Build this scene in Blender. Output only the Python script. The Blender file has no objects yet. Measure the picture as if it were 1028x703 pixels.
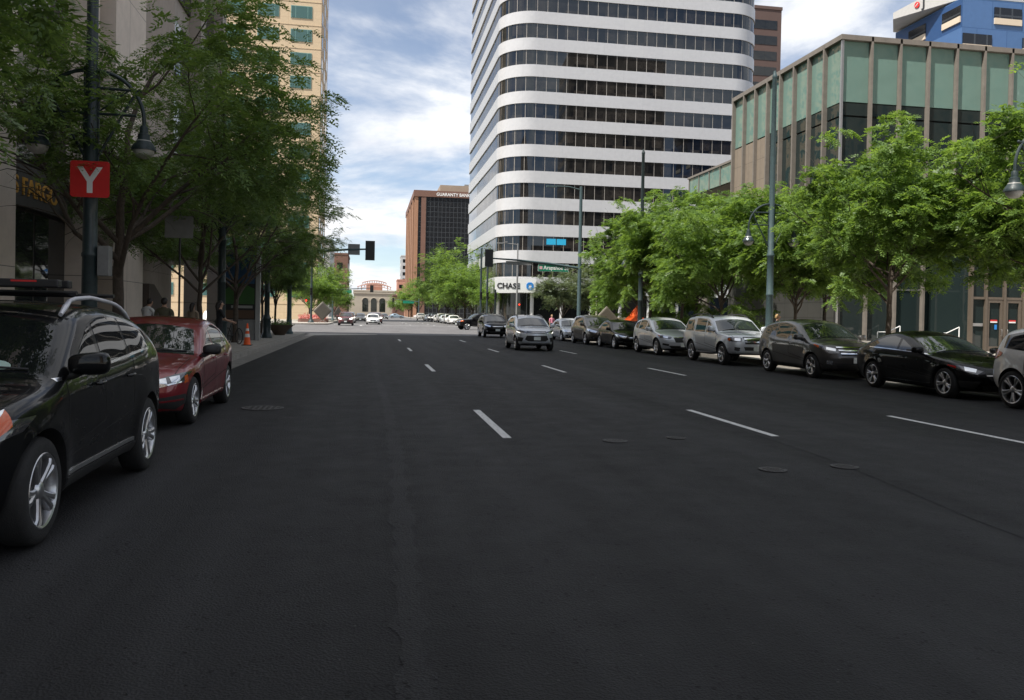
import bpy, bmesh, math, random
import numpy as np
from mathutils import Vector, Matrix
R=math.radians
S=bpy.context.scene; COL=S.collection
rng=random.Random(7)

# ------------------------------------------------------------------ helpers
class MB:
    """collects shapes of one mesh"""
    def __init__(s): s.v=[]; s.f=[]; s.m=[]
    def add(s,vs,fs,mi=0):
        o=len(s.v); s.v+= [tuple(v) for v in vs]; s.f+=[tuple(o+i for i in f) for f in fs]; s.m+=[mi]*len(fs); return s
    def box(s,a,b,mi=0):
        x0,y0,z0=a; x1,y1,z1=b
        if x0>x1:x0,x1=x1,x0
        if y0>y1:y0,y1=y1,y0
        if z0>z1:z0,z1=z1,z0
        return s.add([(x0,y0,z0),(x1,y0,z0),(x1,y1,z0),(x0,y1,z0),(x0,y0,z1),(x1,y0,z1),(x1,y1,z1),(x0,y1,z1)],
            [(0,3,2,1),(4,5,6,7),(0,1,5,4),(1,2,6,5),(2,3,7,6),(3,0,4,7)],mi)
    def tube(s,pts,rad,n=10,mi=0,cap=True,sx=1.0):
        pts=[Vector(p) for p in pts]
        if not hasattr(rad,'__len__'): rad=[rad]*len(pts)
        rings=[]; up=None
        for i,p in enumerate(pts):
            d=(pts[min(i+1,len(pts)-1)]-pts[max(i-1,0)]).normalized()
            if up is None:
                up=Vector((0,0,1)) if abs(d.z)<.9 else Vector((1,0,0))
            a=d.cross(up)
            if a.length<1e-5: a=d.orthogonal()
            a.normalize(); b=a.cross(d).normalized(); up=b
            rings.append([p+(a*math.cos(2*math.pi*k/n)*sx+b*math.sin(2*math.pi*k/n))*rad[i] for k in range(n)])
        vs=[v for r in rings for v in r]; fs=[]
        for i in range(len(pts)-1):
            for k in range(n):
                k2=(k+1)%n; fs.append((i*n+k,i*n+k2,(i+1)*n+k2,(i+1)*n+k))
        if cap:
            fs.append(tuple(range(n-1,-1,-1))); fs.append(tuple((len(pts)-1)*n+k for k in range(n)))
        return s.add(vs,fs,mi)
    def lathe(s,prof,c=(0,0,0),n=24,axis='z',mi=0,cap=True):
        vs=[];fs=[]
        for r,h in prof:
            for k in range(n):
                t=2*math.pi*k/n; a,b=r*math.cos(t),r*math.sin(t)
                if axis=='z': q=(a,b,h)
                elif axis=='x': q=(h,a,b)
                else: q=(b,h,a)
                vs.append((c[0]+q[0],c[1]+q[1],c[2]+q[2]))
        for i in range(len(prof)-1):
            for k in range(n):
                k2=(k+1)%n; fs.append((i*n+k,i*n+k2,(i+1)*n+k2,(i+1)*n+k))
        if cap:
            if prof[0][0]>1e-6: fs.append(tuple(range(n-1,-1,-1)))
            if prof[-1][0]>1e-6: fs.append(tuple((len(prof)-1)*n+k for k in range(n)))
        return s.add(vs,fs,mi)
    def prism(s,poly,h0,h1,axis='z',mi=0):
        n=len(poly)
        def q(p,h):
            if axis=='z': return (p[0],p[1],h)
            if axis=='y': return (p[0],h,p[1])
            return (h,p[0],p[1])
        vs=[q(p,h0) for p in poly]+[q(p,h1) for p in poly]
        fs=[tuple(range(n-1,-1,-1)),tuple(range(n,2*n))]+[(i,(i+1)%n,n+(i+1)%n,n+i) for i in range(n)]
        return s.add(vs,fs,mi)
    def quad(s,a,b,c,d,mi=0): return s.add([a,b,c,d],[(0,1,2,3)],mi)
    def ball(s,c,r,nu=16,nv=10,mi=0):
        c=Vector(c)
        if not hasattr(r,'__len__'): r=(r,r,r)
        vs=[];fs=[]
        for i in range(nv+1):
            t=math.pi*i/nv
            for k in range(nu):
                p=2*math.pi*k/nu
                vs.append((c.x+r[0]*math.sin(t)*math.cos(p),c.y+r[1]*math.sin(t)*math.sin(p),c.z+r[2]*math.cos(t)))
        for i in range(nv):
            for k in range(nu):
                k2=(k+1)%nu; fs.append((i*nu+k,(i+1)*nu+k,(i+1)*nu+k2,i*nu+k2))
        return s.add(vs,fs,mi)
    def build(s,name,mats,parent=None,smooth=None,fix=True,bevel=0):
        me=bpy.data.meshes.new(name); me.from_pydata(s.v,[],s.f)
        if not isinstance(mats,(list,tuple)): mats=[mats]
        for m in mats: me.materials.append(m)
        if len(mats)>1: me.polygons.foreach_set('material_index',s.m)
        if fix or bevel:
            bm=bmesh.new(); bm.from_mesh(me)
            bmesh.ops.remove_doubles(bm,verts=bm.verts,dist=1e-5)
            bmesh.ops.recalc_face_normals(bm,faces=bm.faces)
            if bevel: bmesh.ops.bevel(bm,geom=bm.edges[:],offset=bevel,segments=2,affect='EDGES',profile=.6)
            bm.to_mesh(me); bm.free()
        if smooth:
            me.polygons.foreach_set('use_smooth',[True]*len(me.polygons))
            me.set_sharp_from_angle(angle=R(smooth))
        return link(name,me,parent)
def link(name,data,parent=None):
    o=bpy.data.objects.new(name,data); COL.objects.link(o)
    if parent is not None: o.parent=parent
    return o
def empty(name,loc,rz=0,parent=None):
    o=bpy.data.objects.new(name,None); COL.objects.link(o); o.location=loc; o.rotation_euler=(0,0,rz); o.empty_display_size=.2
    if parent is not None:o.parent=parent
    return o
def tag(o,label=None,cat=None,group=None,kind=None):
    if label:o['label']=label
    if cat:o['category']=cat
    if group:o['group']=group
    if kind:o['kind']=kind
    return o
def struct(o,label=None,cat=None):
    return tag(o,label,cat,None,'structure')
def copy_tree(o,parent=None):
    c=o.copy(); COL.objects.link(c)
    if parent is not None: c.parent=parent
    for ch in list(o.children): copy_tree(ch,c)
    return c
def text(name,body,size,loc,rot,m,parent=None,ext=.01,align='LEFT',sx=1.0,shear=0,bold=0):
    cu=bpy.data.curves.new(name,'FONT'); cu.body=body; cu.size=size; cu.extrude=ext; cu.align_x=align; cu.offset=bold; cu.shear=shear
    cu.materials.append(m); t=bpy.data.objects.new('t',cu); COL.objects.link(t); me=bpy.data.meshes.new_from_object(t.evaluated_get(bpy.context.evaluated_depsgraph_get())); me.name=name
    bpy.data.objects.remove(t); bpy.data.curves.remove(cu); o=link(name,me,parent); o.location=loc; o.rotation_euler=rot; o.scale=(sx,1,1); return o

# ------------------------------------------------------------------ materials
def _new(name):
    m=bpy.data.materials.new(name); m.use_nodes=True; nt=m.node_tree; b=nt.nodes['Principled BSDF']; return m,nt,b
def N(nt,t,**k):
    n=nt.nodes.new(t)
    for a,v in k.items():
        if a in n.inputs: n.inputs[a].default_value=v
        else: setattr(n,a,v)
    return n
def mat(name,col,rough=.5,metal=0,coat=0,ior=1.5,var=0.0,scale=4.0,bump=0.0,bscale=60.,emit=None,es=1,rvar=0,spec=.5,detail=6):
    m,nt,b=_new(name); L=nt.links.new
    c=(*col,1); b.inputs['Base Color'].default_value=c; b.inputs['Roughness'].default_value=rough; b.inputs['Metallic'].default_value=metal
    b.inputs['Coat Weight'].default_value=coat; b.inputs['Coat Roughness'].default_value=.03; b.inputs['IOR'].default_value=ior; b.inputs['Specular IOR Level'].default_value=spec
    if emit: b.inputs['Emission Color'].default_value=(*emit,1); b.inputs['Emission Strength'].default_value=es
    tc=None
    if var or bump or rvar: tc=N(nt,'ShaderNodeTexCoord')
    if var:
        n=N(nt,'ShaderNodeTexNoise',Scale=scale,Detail=detail,Roughness=.65); L(tc.outputs['Object'],n.inputs['Vector'])
        r=N(nt,'ShaderNodeMapRange'); r.inputs[1].default_value=.25; r.inputs[2].default_value=.75; r.inputs[3].default_value=1-var; r.inputs[4].default_value=1+var
        L(n.outputs[0],r.inputs[0])
        mx=N(nt,'ShaderNodeMix',data_type='RGBA',blend_type='MULTIPLY'); mx.inputs[0].default_value=1; mx.inputs[6].default_value=c
        L(r.outputs[0],mx.inputs[7]); L(mx.outputs[2],b.inputs['Base Color'])
    if rvar:
        n=N(nt,'ShaderNodeTexNoise',Scale=scale*2.3,Detail=5.); L(tc.outputs['Object'],n.inputs['Vector'])
        r=N(nt,'ShaderNodeMapRange'); r.inputs[1].default_value=.3; r.inputs[2].default_value=.7; r.inputs[3].default_value=rough; r.inputs[4].default_value=rough+rvar
        L(n.outputs[0],r.inputs[0]); L(r.outputs[0],b.inputs['Roughness'])
    if bump:
        n=N(nt,'ShaderNodeTexNoise',Scale=bscale,Detail=4.); L(tc.outputs['Object'],n.inputs['Vector'])
        bp=N(nt,'ShaderNodeBump',Strength=bump,Distance=.02); L(n.outputs[0],bp.inputs['Height']); L(bp.outputs[0],b.inputs['Normal'])
    return m
def blocks(name,col,col2,bw,bh,mortar=.012,mcol=None,rough=.8,axis='yz',var=.12,bump=.25,offset=.5,sc=1.0):
    """stone or concrete panels with joints, in object coordinates"""
    m,nt,b=_new(name); L=nt.links.new
    tc=N(nt,'ShaderNodeTexCoord'); sp=N(nt,'ShaderNodeSeparateXYZ'); cb=N(nt,'ShaderNodeCombineXYZ'); L(tc.outputs['Object'],sp.inputs[0])
    L(sp.outputs['XYZ'.index(axis[0].upper())],cb.inputs[0]); L(sp.outputs['XYZ'.index(axis[1].upper())],cb.inputs[1])
    br=N(nt,'ShaderNodeTexBrick'); br.offset=offset
    br.inputs['Scale'].default_value=1; br.inputs['Brick Width'].default_value=bw; br.inputs['Row Height'].default_value=bh; br.inputs['Mortar Size'].default_value=mortar
    br.inputs['Color1'].default_value=(*col,1); br.inputs['Color2'].default_value=(*col2,1); br.inputs['Mortar'].default_value=(*(mcol or tuple(.45*c for c in col)),1)
    L(cb.outputs[0],br.inputs['Vector'])
    n=N(nt,'ShaderNodeTexNoise',Scale=1.7*sc,Detail=10.,Roughness=.7); L(tc.outputs['Object'],n.inputs['Vector'])
    r=N(nt,'ShaderNodeMapRange'); r.inputs[1].default_value=.25; r.inputs[2].default_value=.75; r.inputs[3].default_value=1-var; r.inputs[4].default_value=1+var; L(n.outputs[0],r.inputs[0])
    mx=N(nt,'ShaderNodeMix',data_type='RGBA',blend_type='MULTIPLY'); mx.inputs[0].default_value=1
    L(br.outputs['Color'],mx.inputs[6]); L(r.outputs[0],mx.inputs[7]); L(mx.outputs[2],b.inputs['Base Color'])
    b.inputs['Roughness'].default_value=rough
    bp=N(nt,'ShaderNodeBump',Strength=bump,Distance=.02); bp.invert=True; L(br.outputs['Fac'],bp.inputs['Height']); L(bp.outputs[0],b.inputs['Normal'])
    return m
def asphalt(name,base,blotch,warm=0.,lanes=False):
    m,nt,b=_new(name); L=nt.links.new
    tc=N(nt,'ShaderNodeTexCoord')
    mp=N(nt,'ShaderNodeMapping'); mp.inputs['Scale'].default_value=(1,.16,1); L(tc.outputs['Object'],mp.inputs[0])
    big=N(nt,'ShaderNodeTexNoise',Scale=.55,Detail=9.,Roughness=.62); L(mp.outputs[0],big.inputs['Vector'])
    mid=N(nt,'ShaderNodeTexNoise',Scale=2.2,Detail=8.,Roughness=.7); L(tc.outputs['Object'],mid.inputs['Vector'])
    fine=N(nt,'ShaderNodeTexNoise',Scale=85.,Detail=3.,Roughness=.8); L(tc.outputs['Object'],fine.inputs['Vector'])
    vor=N(nt,'ShaderNodeTexVoronoi',Scale=70.); L(tc.outputs['Object'],vor.inputs['Vector'])
    def rng_(s,a,b_,lo,hi):
        r=N(nt,'ShaderNodeMapRange'); r.inputs[1].default_value=a; r.inputs[2].default_value=b_; r.inputs[3].default_value=lo; r.inputs[4].default_value=hi; L(s,r.inputs[0]); return r.outputs[0]
    f1=rng_(big.outputs[0],.3,.7,1-blotch,1+blotch); f2=rng_(mid.outputs[0],.3,.7,1-blotch*.6,1+blotch*.6); f3=rng_(fine.outputs[0],.3,.75,.55,1.6)
    # pale stone chips here and there
    sp=N(nt,'ShaderNodeTexVoronoi',Scale=9.); L(tc.outputs['Object'],sp.inputs['Vector'])
    chip=N(nt,'ShaderNodeMath',operation='LESS_THAN'); L(sp.outputs['Distance'],chip.inputs[0]); chip.inputs[1].default_value=.065
    pit=N(nt,'ShaderNodeTexVoronoi',Scale=16.); L(tc.outputs['Object'],pit.inputs['Vector'])
    pm=N(nt,'ShaderNodeMath',operation='LESS_THAN'); L(pit.outputs['Distance'],pm.inputs[0]); pm.inputs[1].default_value=.2
    sel=N(nt,'ShaderNodeMath',operation='GREATER_THAN'); L(mid.outputs[0],sel.inputs[0]); sel.inputs[1].default_value=.52
    pp=N(nt,'ShaderNodeMath',operation='MULTIPLY'); L(pm.outputs[0],pp.inputs[0]); L(sel.outputs[0],pp.inputs[1])
    m1=N(nt,'ShaderNodeMath',operation='MULTIPLY'); L(f1,m1.inputs[0]); L(f2,m1.inputs[1])
    if lanes:
        # wheel tracks: paler polished strips running along the lanes, broken up along their length
        mp2=N(nt,'ShaderNodeMapping'); mp2.inputs['Scale'].default_value=(1.25,.018,1); L(tc.outputs['Object'],mp2.inputs[0])
        tr=N(nt,'ShaderNodeTexNoise',Scale=1.,Detail=4.,Roughness=.55); L(mp2.outputs[0],tr.inputs['Vector'])
        m0=N(nt,'ShaderNodeMath',operation='MULTIPLY'); L(m1.outputs[0],m0.inputs[0]); L(rng_(tr.outputs[0],.32,.68,.70,1.42),m0.inputs[1]); m1=m0
    m2=N(nt,'ShaderNodeMath',operation='MULTIPLY'); L(m1.outputs[0],m2.inputs[0]); L(f3,m2.inputs[1])
    mx=N(nt,'ShaderNodeMix',data_type='RGBA',blend_type='MULTIPLY'); mx.inputs[0].default_value=1; mx.inputs[6].default_value=(base*(1+warm),base,base*(1.03-warm),1); L(m2.outputs[0],mx.inputs[7])
    c1=N(nt,'ShaderNodeMix',data_type='RGBA'); c1.inputs[7].default_value=(base*3.2,base*3.2,base*3.1,1)
    cs=N(nt,'ShaderNodeMath',operation='MULTIPLY'); L(chip.outputs[0],cs.inputs[0]); 
    s2=N(nt,'ShaderNodeMath',operation='LESS_THAN'); L(big.outputs[0],s2.inputs[0]); s2.inputs[1].default_value=.45; L(s2.outputs[0],cs.inputs[1])
    L(cs.outputs[0],c1.inputs[0]); L(mx.outputs[2],c1.inputs[6])
    c2=N(nt,'ShaderNodeMix',data_type='RGBA'); c2.inputs[7].default_value=(base*.3,base*.3,base*.3,1); L(pp.outputs[0],c2.inputs[0]); L(c1.outputs[2],c2.inputs[6])
    L(c2.outputs[2],b.inputs['Base Color'])
    L(rng_(mid.outputs[0],.3,.7,.62,.8),b.inputs['Roughness']); b.inputs['Specular IOR Level'].default_value=.2
    ad=N(nt,'ShaderNodeMath',operation='ADD'); L(vor.outputs['Distance'],ad.inputs[0]); L(fine.outputs[0],ad.inputs[1])
    bp=N(nt,'ShaderNodeBump',Strength=.55,Distance=.012); L(ad.outputs[0],bp.inputs['Height']); L(bp.outputs[0],b.inputs['Normal'])
    return m
def leafmat(name,c1,c2,trans=.45):
    m,nt,b=_new(name); L=nt.links.new
    g=N(nt,'ShaderNodeNewGeometry'); rp=N(nt,'ShaderNodeMix',data_type='RGBA'); rp.inputs[6].default_value=(*c1,1); rp.inputs[7].default_value=(*c2,1)
    tc=N(nt,'ShaderNodeTexCoord'); n=N(nt,'ShaderNodeTexNoise',Scale=.9,Detail=3.); L(tc.outputs['Object'],n.inputs['Vector'])
    a=N(nt,'ShaderNodeMath',operation='ADD'); L(g.outputs['Random Per Island'],a.inputs[0]); L(n.outputs[0],a.inputs[1])
    h=N(nt,'ShaderNodeMath',operation='MULTIPLY_ADD'); L(a.outputs[0],h.inputs[0]); h.inputs[1].default_value=.9; h.inputs[2].default_value=-.4; h.use_clamp=True
    L(h.outputs[0],rp.inputs[0]); L(rp.outputs[2],b.inputs['Base Color']); b.inputs['Roughness'].default_value=.45; b.inputs['Specular IOR Level'].default_value=.35
    t=N(nt,'ShaderNodeBsdfTranslucent'); hs=N(nt,'ShaderNodeMix',data_type='RGBA',blend_type='MULTIPLY'); hs.inputs[0].default_value=1; L(rp.outputs[2],hs.inputs[6]); hs.inputs[7].default_value=(1.6,1.5,.75,1)
    L(hs.outputs[2],t.inputs['Color'])
    ms=N(nt,'ShaderNodeMixShader'); ms.inputs[0].default_value=trans; L(b.outputs[0],ms.inputs[1]); L(t.outputs[0],ms.inputs[2]); L(ms.outputs[0],nt.nodes['Material Output'].inputs[0])
    return m
def glassmat(name,col,rough=.02,ior=1.6,wob=.0,wscale=.35,metal=0.):
    m,nt,b=_new(name); L=nt.links.new
    b.inputs['Base Color'].default_value=(*col,1); b.inputs['Roughness'].default_value=rough; b.inputs['IOR'].default_value=ior; b.inputs['Metallic'].default_value=metal
    if wob:
        tc=N(nt,'ShaderNodeTexCoord'); n=N(nt,'ShaderNodeTexNoise',Scale=wscale,Detail=2.); L(tc.outputs['Object'],n.inputs['Vector'])
        bp=N(nt,'ShaderNodeBump',Strength=wob,Distance=.1); L(n.outputs[0],bp.inputs['Height']); L(bp.outputs[0],b.inputs['Normal'])
    return m
def paint(name,col,metal=0.,rough=.3):
    m,nt,b=_new(name); L=nt.links.new
    b.inputs['Base Color'].default_value=(*col,1); b.inputs['Metallic'].default_value=metal
    b.inputs['Coat Weight'].default_value=1 if max(col)>.03 else .75; b.inputs['Coat Roughness'].default_value=.02; b.inputs['Coat IOR'].default_value=1.5 if max(col)>.03 else 1.42; b.inputs['Specular IOR Level'].default_value=.5 if max(col)>.03 else .06
    tc=N(nt,'ShaderNodeTexCoord'); n=N(nt,'ShaderNodeTexNoise',Scale=5.,Detail=6.); L(tc.outputs['Object'],n.inputs['Vector'])
    r=N(nt,'ShaderNodeMapRange'); r.inputs[1].default_value=.3; r.inputs[2].default_value=.75; r.inputs[3].default_value=rough; r.inputs[4].default_value=rough+.15; L(n.outputs[0],r.inputs[0]); L(r.outputs[0],b.inputs['Roughness'])
    r2=N(nt,'ShaderNodeMapRange'); r2.inputs[1].default_value=.45; r2.inputs[2].default_value=.8; r2.inputs[3].default_value=.006; r2.inputs[4].default_value=.04; L(n.outputs[0],r2.inputs[0]); L(r2.outputs[0],b.inputs['Coat Roughness'])
    return m
M={}
M['asphalt']=asphalt('fresh_asphalt',.0215,.3,.0,True)
M['asphalt_old']=asphalt('worn_asphalt',.125,.16,.03)
M['concrete']=blocks('sidewalk_concrete',(.36,.33,.29),(.32,.295,.26),1.5,1.5,.012,(.14,.125,.11),.85,'xy',.22,.2,0.0)
M['kerb']=mat('kerb_concrete',(.30,.28,.25),.85,var=.28,scale=3,bump=.3,bscale=40)
M['gutter']=mat('gutter_concrete',(.22,.205,.185),.85,var=.3,scale=2.2,bump=.3,bscale=40)
M['lawn']=mat('lawn_green',(.06,.11,.025),.9,var=.4,scale=9,bump=.5,bscale=80)
M['soil']=mat('far_ground',(.2,.18,.15),.95,var=.2,scale=.05)
M['linepaint']=mat('road_paint',(.66,.66,.64),.65,var=.14,scale=11,bump=.25,bscale=90)
def _wear(m):
    nt=m.node_tree; b=nt.nodes['Principled BSDF']; src=b.inputs['Base Color'].links[0].from_socket; tc=[n for n in nt.nodes if n.type=='TEX_COORD'][0]
    n=N(nt,'ShaderNodeTexNoise',Scale=26.,Detail=8.,Roughness=.75); nt.links.new(tc.outputs['Object'],n.inputs['Vector']); r=N(nt,'ShaderNodeMapRange'); r.inputs[1].default_value=.54; r.inputs[2].default_value=.62; nt.links.new(n.outputs[0],r.inputs[0])
    mx=N(nt,'ShaderNodeMix',data_type='RGBA'); mx.inputs[7].default_value=(.09,.09,.09,1); nt.links.new(r.outputs[0],mx.inputs[0]); nt.links.new(src,mx.inputs[6]); nt.links.new(mx.outputs[2],b.inputs['Base Color'])
_wear(M['linepaint'])
M['castiron']=mat('cast_iron',(.058,.056,.054),.6,.3,var=.35,scale=40,bump=.6,bscale=55)
M['tar']=mat('tar_seam',(.013,.013,.014),.9,var=.3,scale=8,spec=.15)
M['bark']=mat('bark',(.075,.058,.045),.9,var=.45,scale=9,bump=.9,bscale=26)
M['leaf']=leafmat('honey_locust_leaf',(.075,.142,.034),(.20,.31,.088),.5)
M['leaf_dark']=leafmat('street_tree_leaf',(.085,.155,.05),(.18,.275,.085),.38)
M['leaf_olive']=leafmat('grey_green_leaf',(.075,.105,.06),(.15,.19,.11),.3)
M['polegreen']=mat('dark_green_pole',(.016,.030,.032),.45,.0,coat=.25,var=.25,scale=7,rvar=.2)
M['poleteal']=mat('teal_grey_pole',(.050,.085,.092),.5,.0,coat=.15,var=.22,scale=7,rvar=.2)
M['black']=mat('black_metal',(.012,.012,.013),.45,var=.2,scale=9)
M['blackplastic']=mat('black_plastic',(.018,.018,.018),.6,bump=.1,bscale=200)
M['globe']=mat('lamp_globe',(.42,.41,.38),.35,var=.05)
M['steel']=mat('brushed_steel',(.5,.5,.5),.35,.9,var=.1,scale=14)
M['greypanel']=mat('grey_sheet_metal',(.22,.22,.215),.55,.2,var=.15,scale=5)
M['signback']=mat('weathered_sign_back',(.13,.115,.09),.6,.1,var=.15,scale=5)
M['red']=mat('sign_red',(.62,.02,.018),.5,var=.06,scale=6)
M['white']=mat('white_paint',(.78,.78,.76),.5,var=.05,scale=5)
M['signgreen']=mat('sign_green',(.004,.20,.115),.45,var=.06)
M['orange']=mat('traffic_orange',(.95,.13,.02),.55,var=.12,scale=5)
M['blue']=mat('logo_blue',(.02,.22,.62),.4)
M['ink']=mat('black_letter',(.02,.02,.022),.5)
M['gold']=mat('gold_letter',(.72,.38,.08),.35,.4)
M['redlamp']=mat('red_signal_lamp',(.5,.02,.01),.4,emit=(1,.05,.02),es=2.2)
M['whitelamp']=mat('white_signal_lens',(.8,.8,.8),.4,emit=(1,1,1),es=.8)
M['darklens']=mat('unlit_lens',(.03,.03,.03),.2)
CLOUDSEED,CL0,CL1,CB,SKY,SUNE,EXPO=3.1,.385,.62,8.5,.092,5.0,0.62
# ------------------------------------------------------------------ cars (local axes: nose towards -Y, z up)
M['tyre']=mat('tyre_rubber',(.014,.014,.014),.85,var=.25,scale=20,bump=.25,bscale=120)
M['rim']=mat('alloy_rim',(.55,.55,.56),.28,.9,coat=.3,var=.1,scale=12)
M['rimdark']=mat('brake_dark',(.02,.02,.022),.5,.4)  # near-black colour of the brake disc
M['arch']=mat('wheel_well',(.008,.008,.008),.9)
M['glass']=glassmat('car_glass',(.012,.014,.015),.015,1.75)
M['screen']=glassmat('windscreen_glass',(.016,.02,.021),.012,1.9)
M['railsilver']=mat('satin_silver',(.62,.62,.66),.4,.3)
M['chrome']=mat('chrome_trim',(.75,.75,.76),.12,1.)
M['seam']=mat('panel_gap',(.004,.004,.004),.8)
M['lamp']=mat('headlamp_housing',(.10,.10,.105),.12,.6,coat=1)
M['lampbright']=mat('headlamp_reflector',(.72,.74,.76),.12,.85,coat=1)
M['lamplit']=mat('lit_headlamp',(.8,.8,.75),.2,emit=(1,.93,.8),es=1.6)
M['amber']=mat('amber_lens',(.60,.10,.012),.12,coat=1)
M['tail']=mat('tail_lens',(.42,.01,.012),.12,coat=1)
M['plate']=mat('licence_plate',(.62,.66,.64),.5,var=.25,scale=30)
M['p_black']=paint('black_car_paint',(.0045,.0048,.0055),.0,.25)
M['p_red']=paint('dark_red_car_paint',(.20,.006,.014),.25,.3)
M['p_grey']=paint('charcoal_car_paint',(.07,.066,.062),.4,.32)
M['p_silver']=paint('silver_car_paint',(.60,.63,.665),.35,.34)
M['p_silverwarm']=paint('warm_silver_car_paint',(.56,.53,.48),.35,.33)
M['p_lightgrey']=paint('pale_grey_car_paint',(.72,.71,.69),.15,.35)
M['p_bronze']=paint('dark_bronze_car_paint',(.085,.070,.055),.5,.33)
M['p_white']=paint('white_car_paint',(.78,.77,.74),.0,.35)
M['p_maroon']=paint('maroon_car_paint',(.11,.02,.02),.3,.3)
M['p_blue']=paint('pale_blue_car_paint',(.30,.40,.48),.4,.3)

def smooth_curve(pts,L,k=.05):
    xs=np.linspace(-.3,L+.3,700); y=np.interp(xs,[p[0] for p in pts],[p[1] for p in pts])
    n=int(k/(xs[1]-xs[0]))*2+1; ker=np.hanning(n+2)[1:-1]; ker/=ker.sum()
    yp=np.pad(y,n,mode='edge'); ys=np.convolve(yp,ker,'same')[n:-n]
    return lambda x:np.interp(x,xs,ys)
def car_shape(sp):
    """grid cage of the body deformed to the car's side, plan and cross profiles"""
    L,W,H=sp['L'],sp['W'],sp['H']; r=sp['r']; fo=sp['fo']; wb=sp['wb']
    zt=smooth_curve(sp['top'],L,sp.get('k',.10)); zb=smooth_curve(sp['bot'],L,.10); belt=smooth_curve(sp['belt'],L,.3)
    plan=smooth_curve(sp.get('plan') or [(0,.74),(.12,.84),(.35,.93),(.75,.985),(1.2,1),(L-1.1,1),(L-.5,.965),(L-.18,.90),(L,.80)],L,.15)
    nose=lambda z:np.interp(z,[p[0] for p in sp['nose']],[p[1] for p in sp['nose']])
    back=lambda z:np.interp(z,[p[0] for p in sp['back']],[p[1] for p in sp['back']])
    tum=sp.get('tum',.23); cf=sp.get('cf',.22); cr=sp.get('cr',.13); lag=sp.get('lag',.14); fl=sp.get('flare',.022); wz=r
    def half(x,z):
        b=belt(x); base=zb(x)
        g=np.interp(z,[base,base+.06,base+.2,.6,b-.14,b-.02,b+.03],[.90,.955,.985,.995,1.0,.978,.955])
        if z>b+.03: g=.955-tum*((z-b-.03)/(H-b))**1.12
        y=.5*W*plan(x)*g
        mid=math.exp(-((x-(fo+wb*.5))/(wb*.36))**4)
        y-=sp.get('scallop',.016)*mid*math.exp(-((z-(zb(x)+.27))/.10)**2)
        y+=.010*mid*math.exp(-((z-(b-.10))/.035)**2)
        for wx in (fo,fo+wb):
            d=math.hypot(x-wx,z-wz); y+=fl*math.exp(-((d-r-.05)/.09)**2)*(1 if z<b else math.exp(-((z-b)/.06)**2))
        return y
    nu,nv,nw=76,16,18
    idx={};vs=[]
    def P(i,j,k):
        key=(i,j,k)
        if key in idx: return idx[key]
        u=i/nu; v=-1+2*j/nv; w=k/nw; x0=u*L
        if i<12: x0=L*(12/nu)*((i/12)**1.15)
        e=min(float(zt(x0-lag*v*v)),float(zt(x0+lag*v*v)),float(zt(x0)))-sp.get('crown',.045)*v*v
        b0=float(zb(x0)); z=b0+w*(e-b0)
        X=v*half(x0,z)
        y=x0+(1-x0/L)**7*(float(nose(z))+cf*v*v)-(x0/L)**9*(float(back(z))+cr*v*v)
        idx[key]=len(vs); vs.append((X,y-L/2,z)); return idx[key]
    fs=[]
    for i in range(nu):
        for j in range(nv):
            fs.append((P(i,j,nw),P(i,j+1,nw),P(i+1,j+1,nw),P(i+1,j,nw))); fs.append((P(i,j,0),P(i+1,j,0),P(i+1,j+1,0),P(i,j+1,0)))
        for k in range(nw):
            fs.append((P(i,0,k),P(i,0,k+1),P(i+1,0,k+1),P(i+1,0,k))); fs.append((P(i,nv,k),P(i+1,nv,k),P(i+1,nv,k+1),P(i,nv,k+1)))
    for j in range(nv):
        for k in range(nw):
            fs.append((P(0,j,k),P(0,j,k+1),P(0,j+1,k+1),P(0,j+1,k))); fs.append((P(nu,j,k),P(nu,j+1,k),P(nu,j+1,k+1),P(nu,j,k+1)))
    me=bpy.data.meshes.new('body'); me.from_pydata(vs,[],fs)
    bm=bmesh.new(); bm.from_mesh(me); bmesh.ops.recalc_face_normals(bm,faces=bm.faces)
    for _ in range(2): bmesh.ops.smooth_vert(bm,verts=bm.verts,factor=.5,use_axis_x=True,use_axis_y=True,use_axis_z=True)
    bm.to_mesh(me); bm.free()
    return me,zt,zb,belt,half,lag
def evaluated(o,name):
    dg=bpy.context.evaluated_depsgraph_get(); me=bpy.data.meshes.new_from_object(o.evaluated_get(dg)); me.name=name; return me
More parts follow.
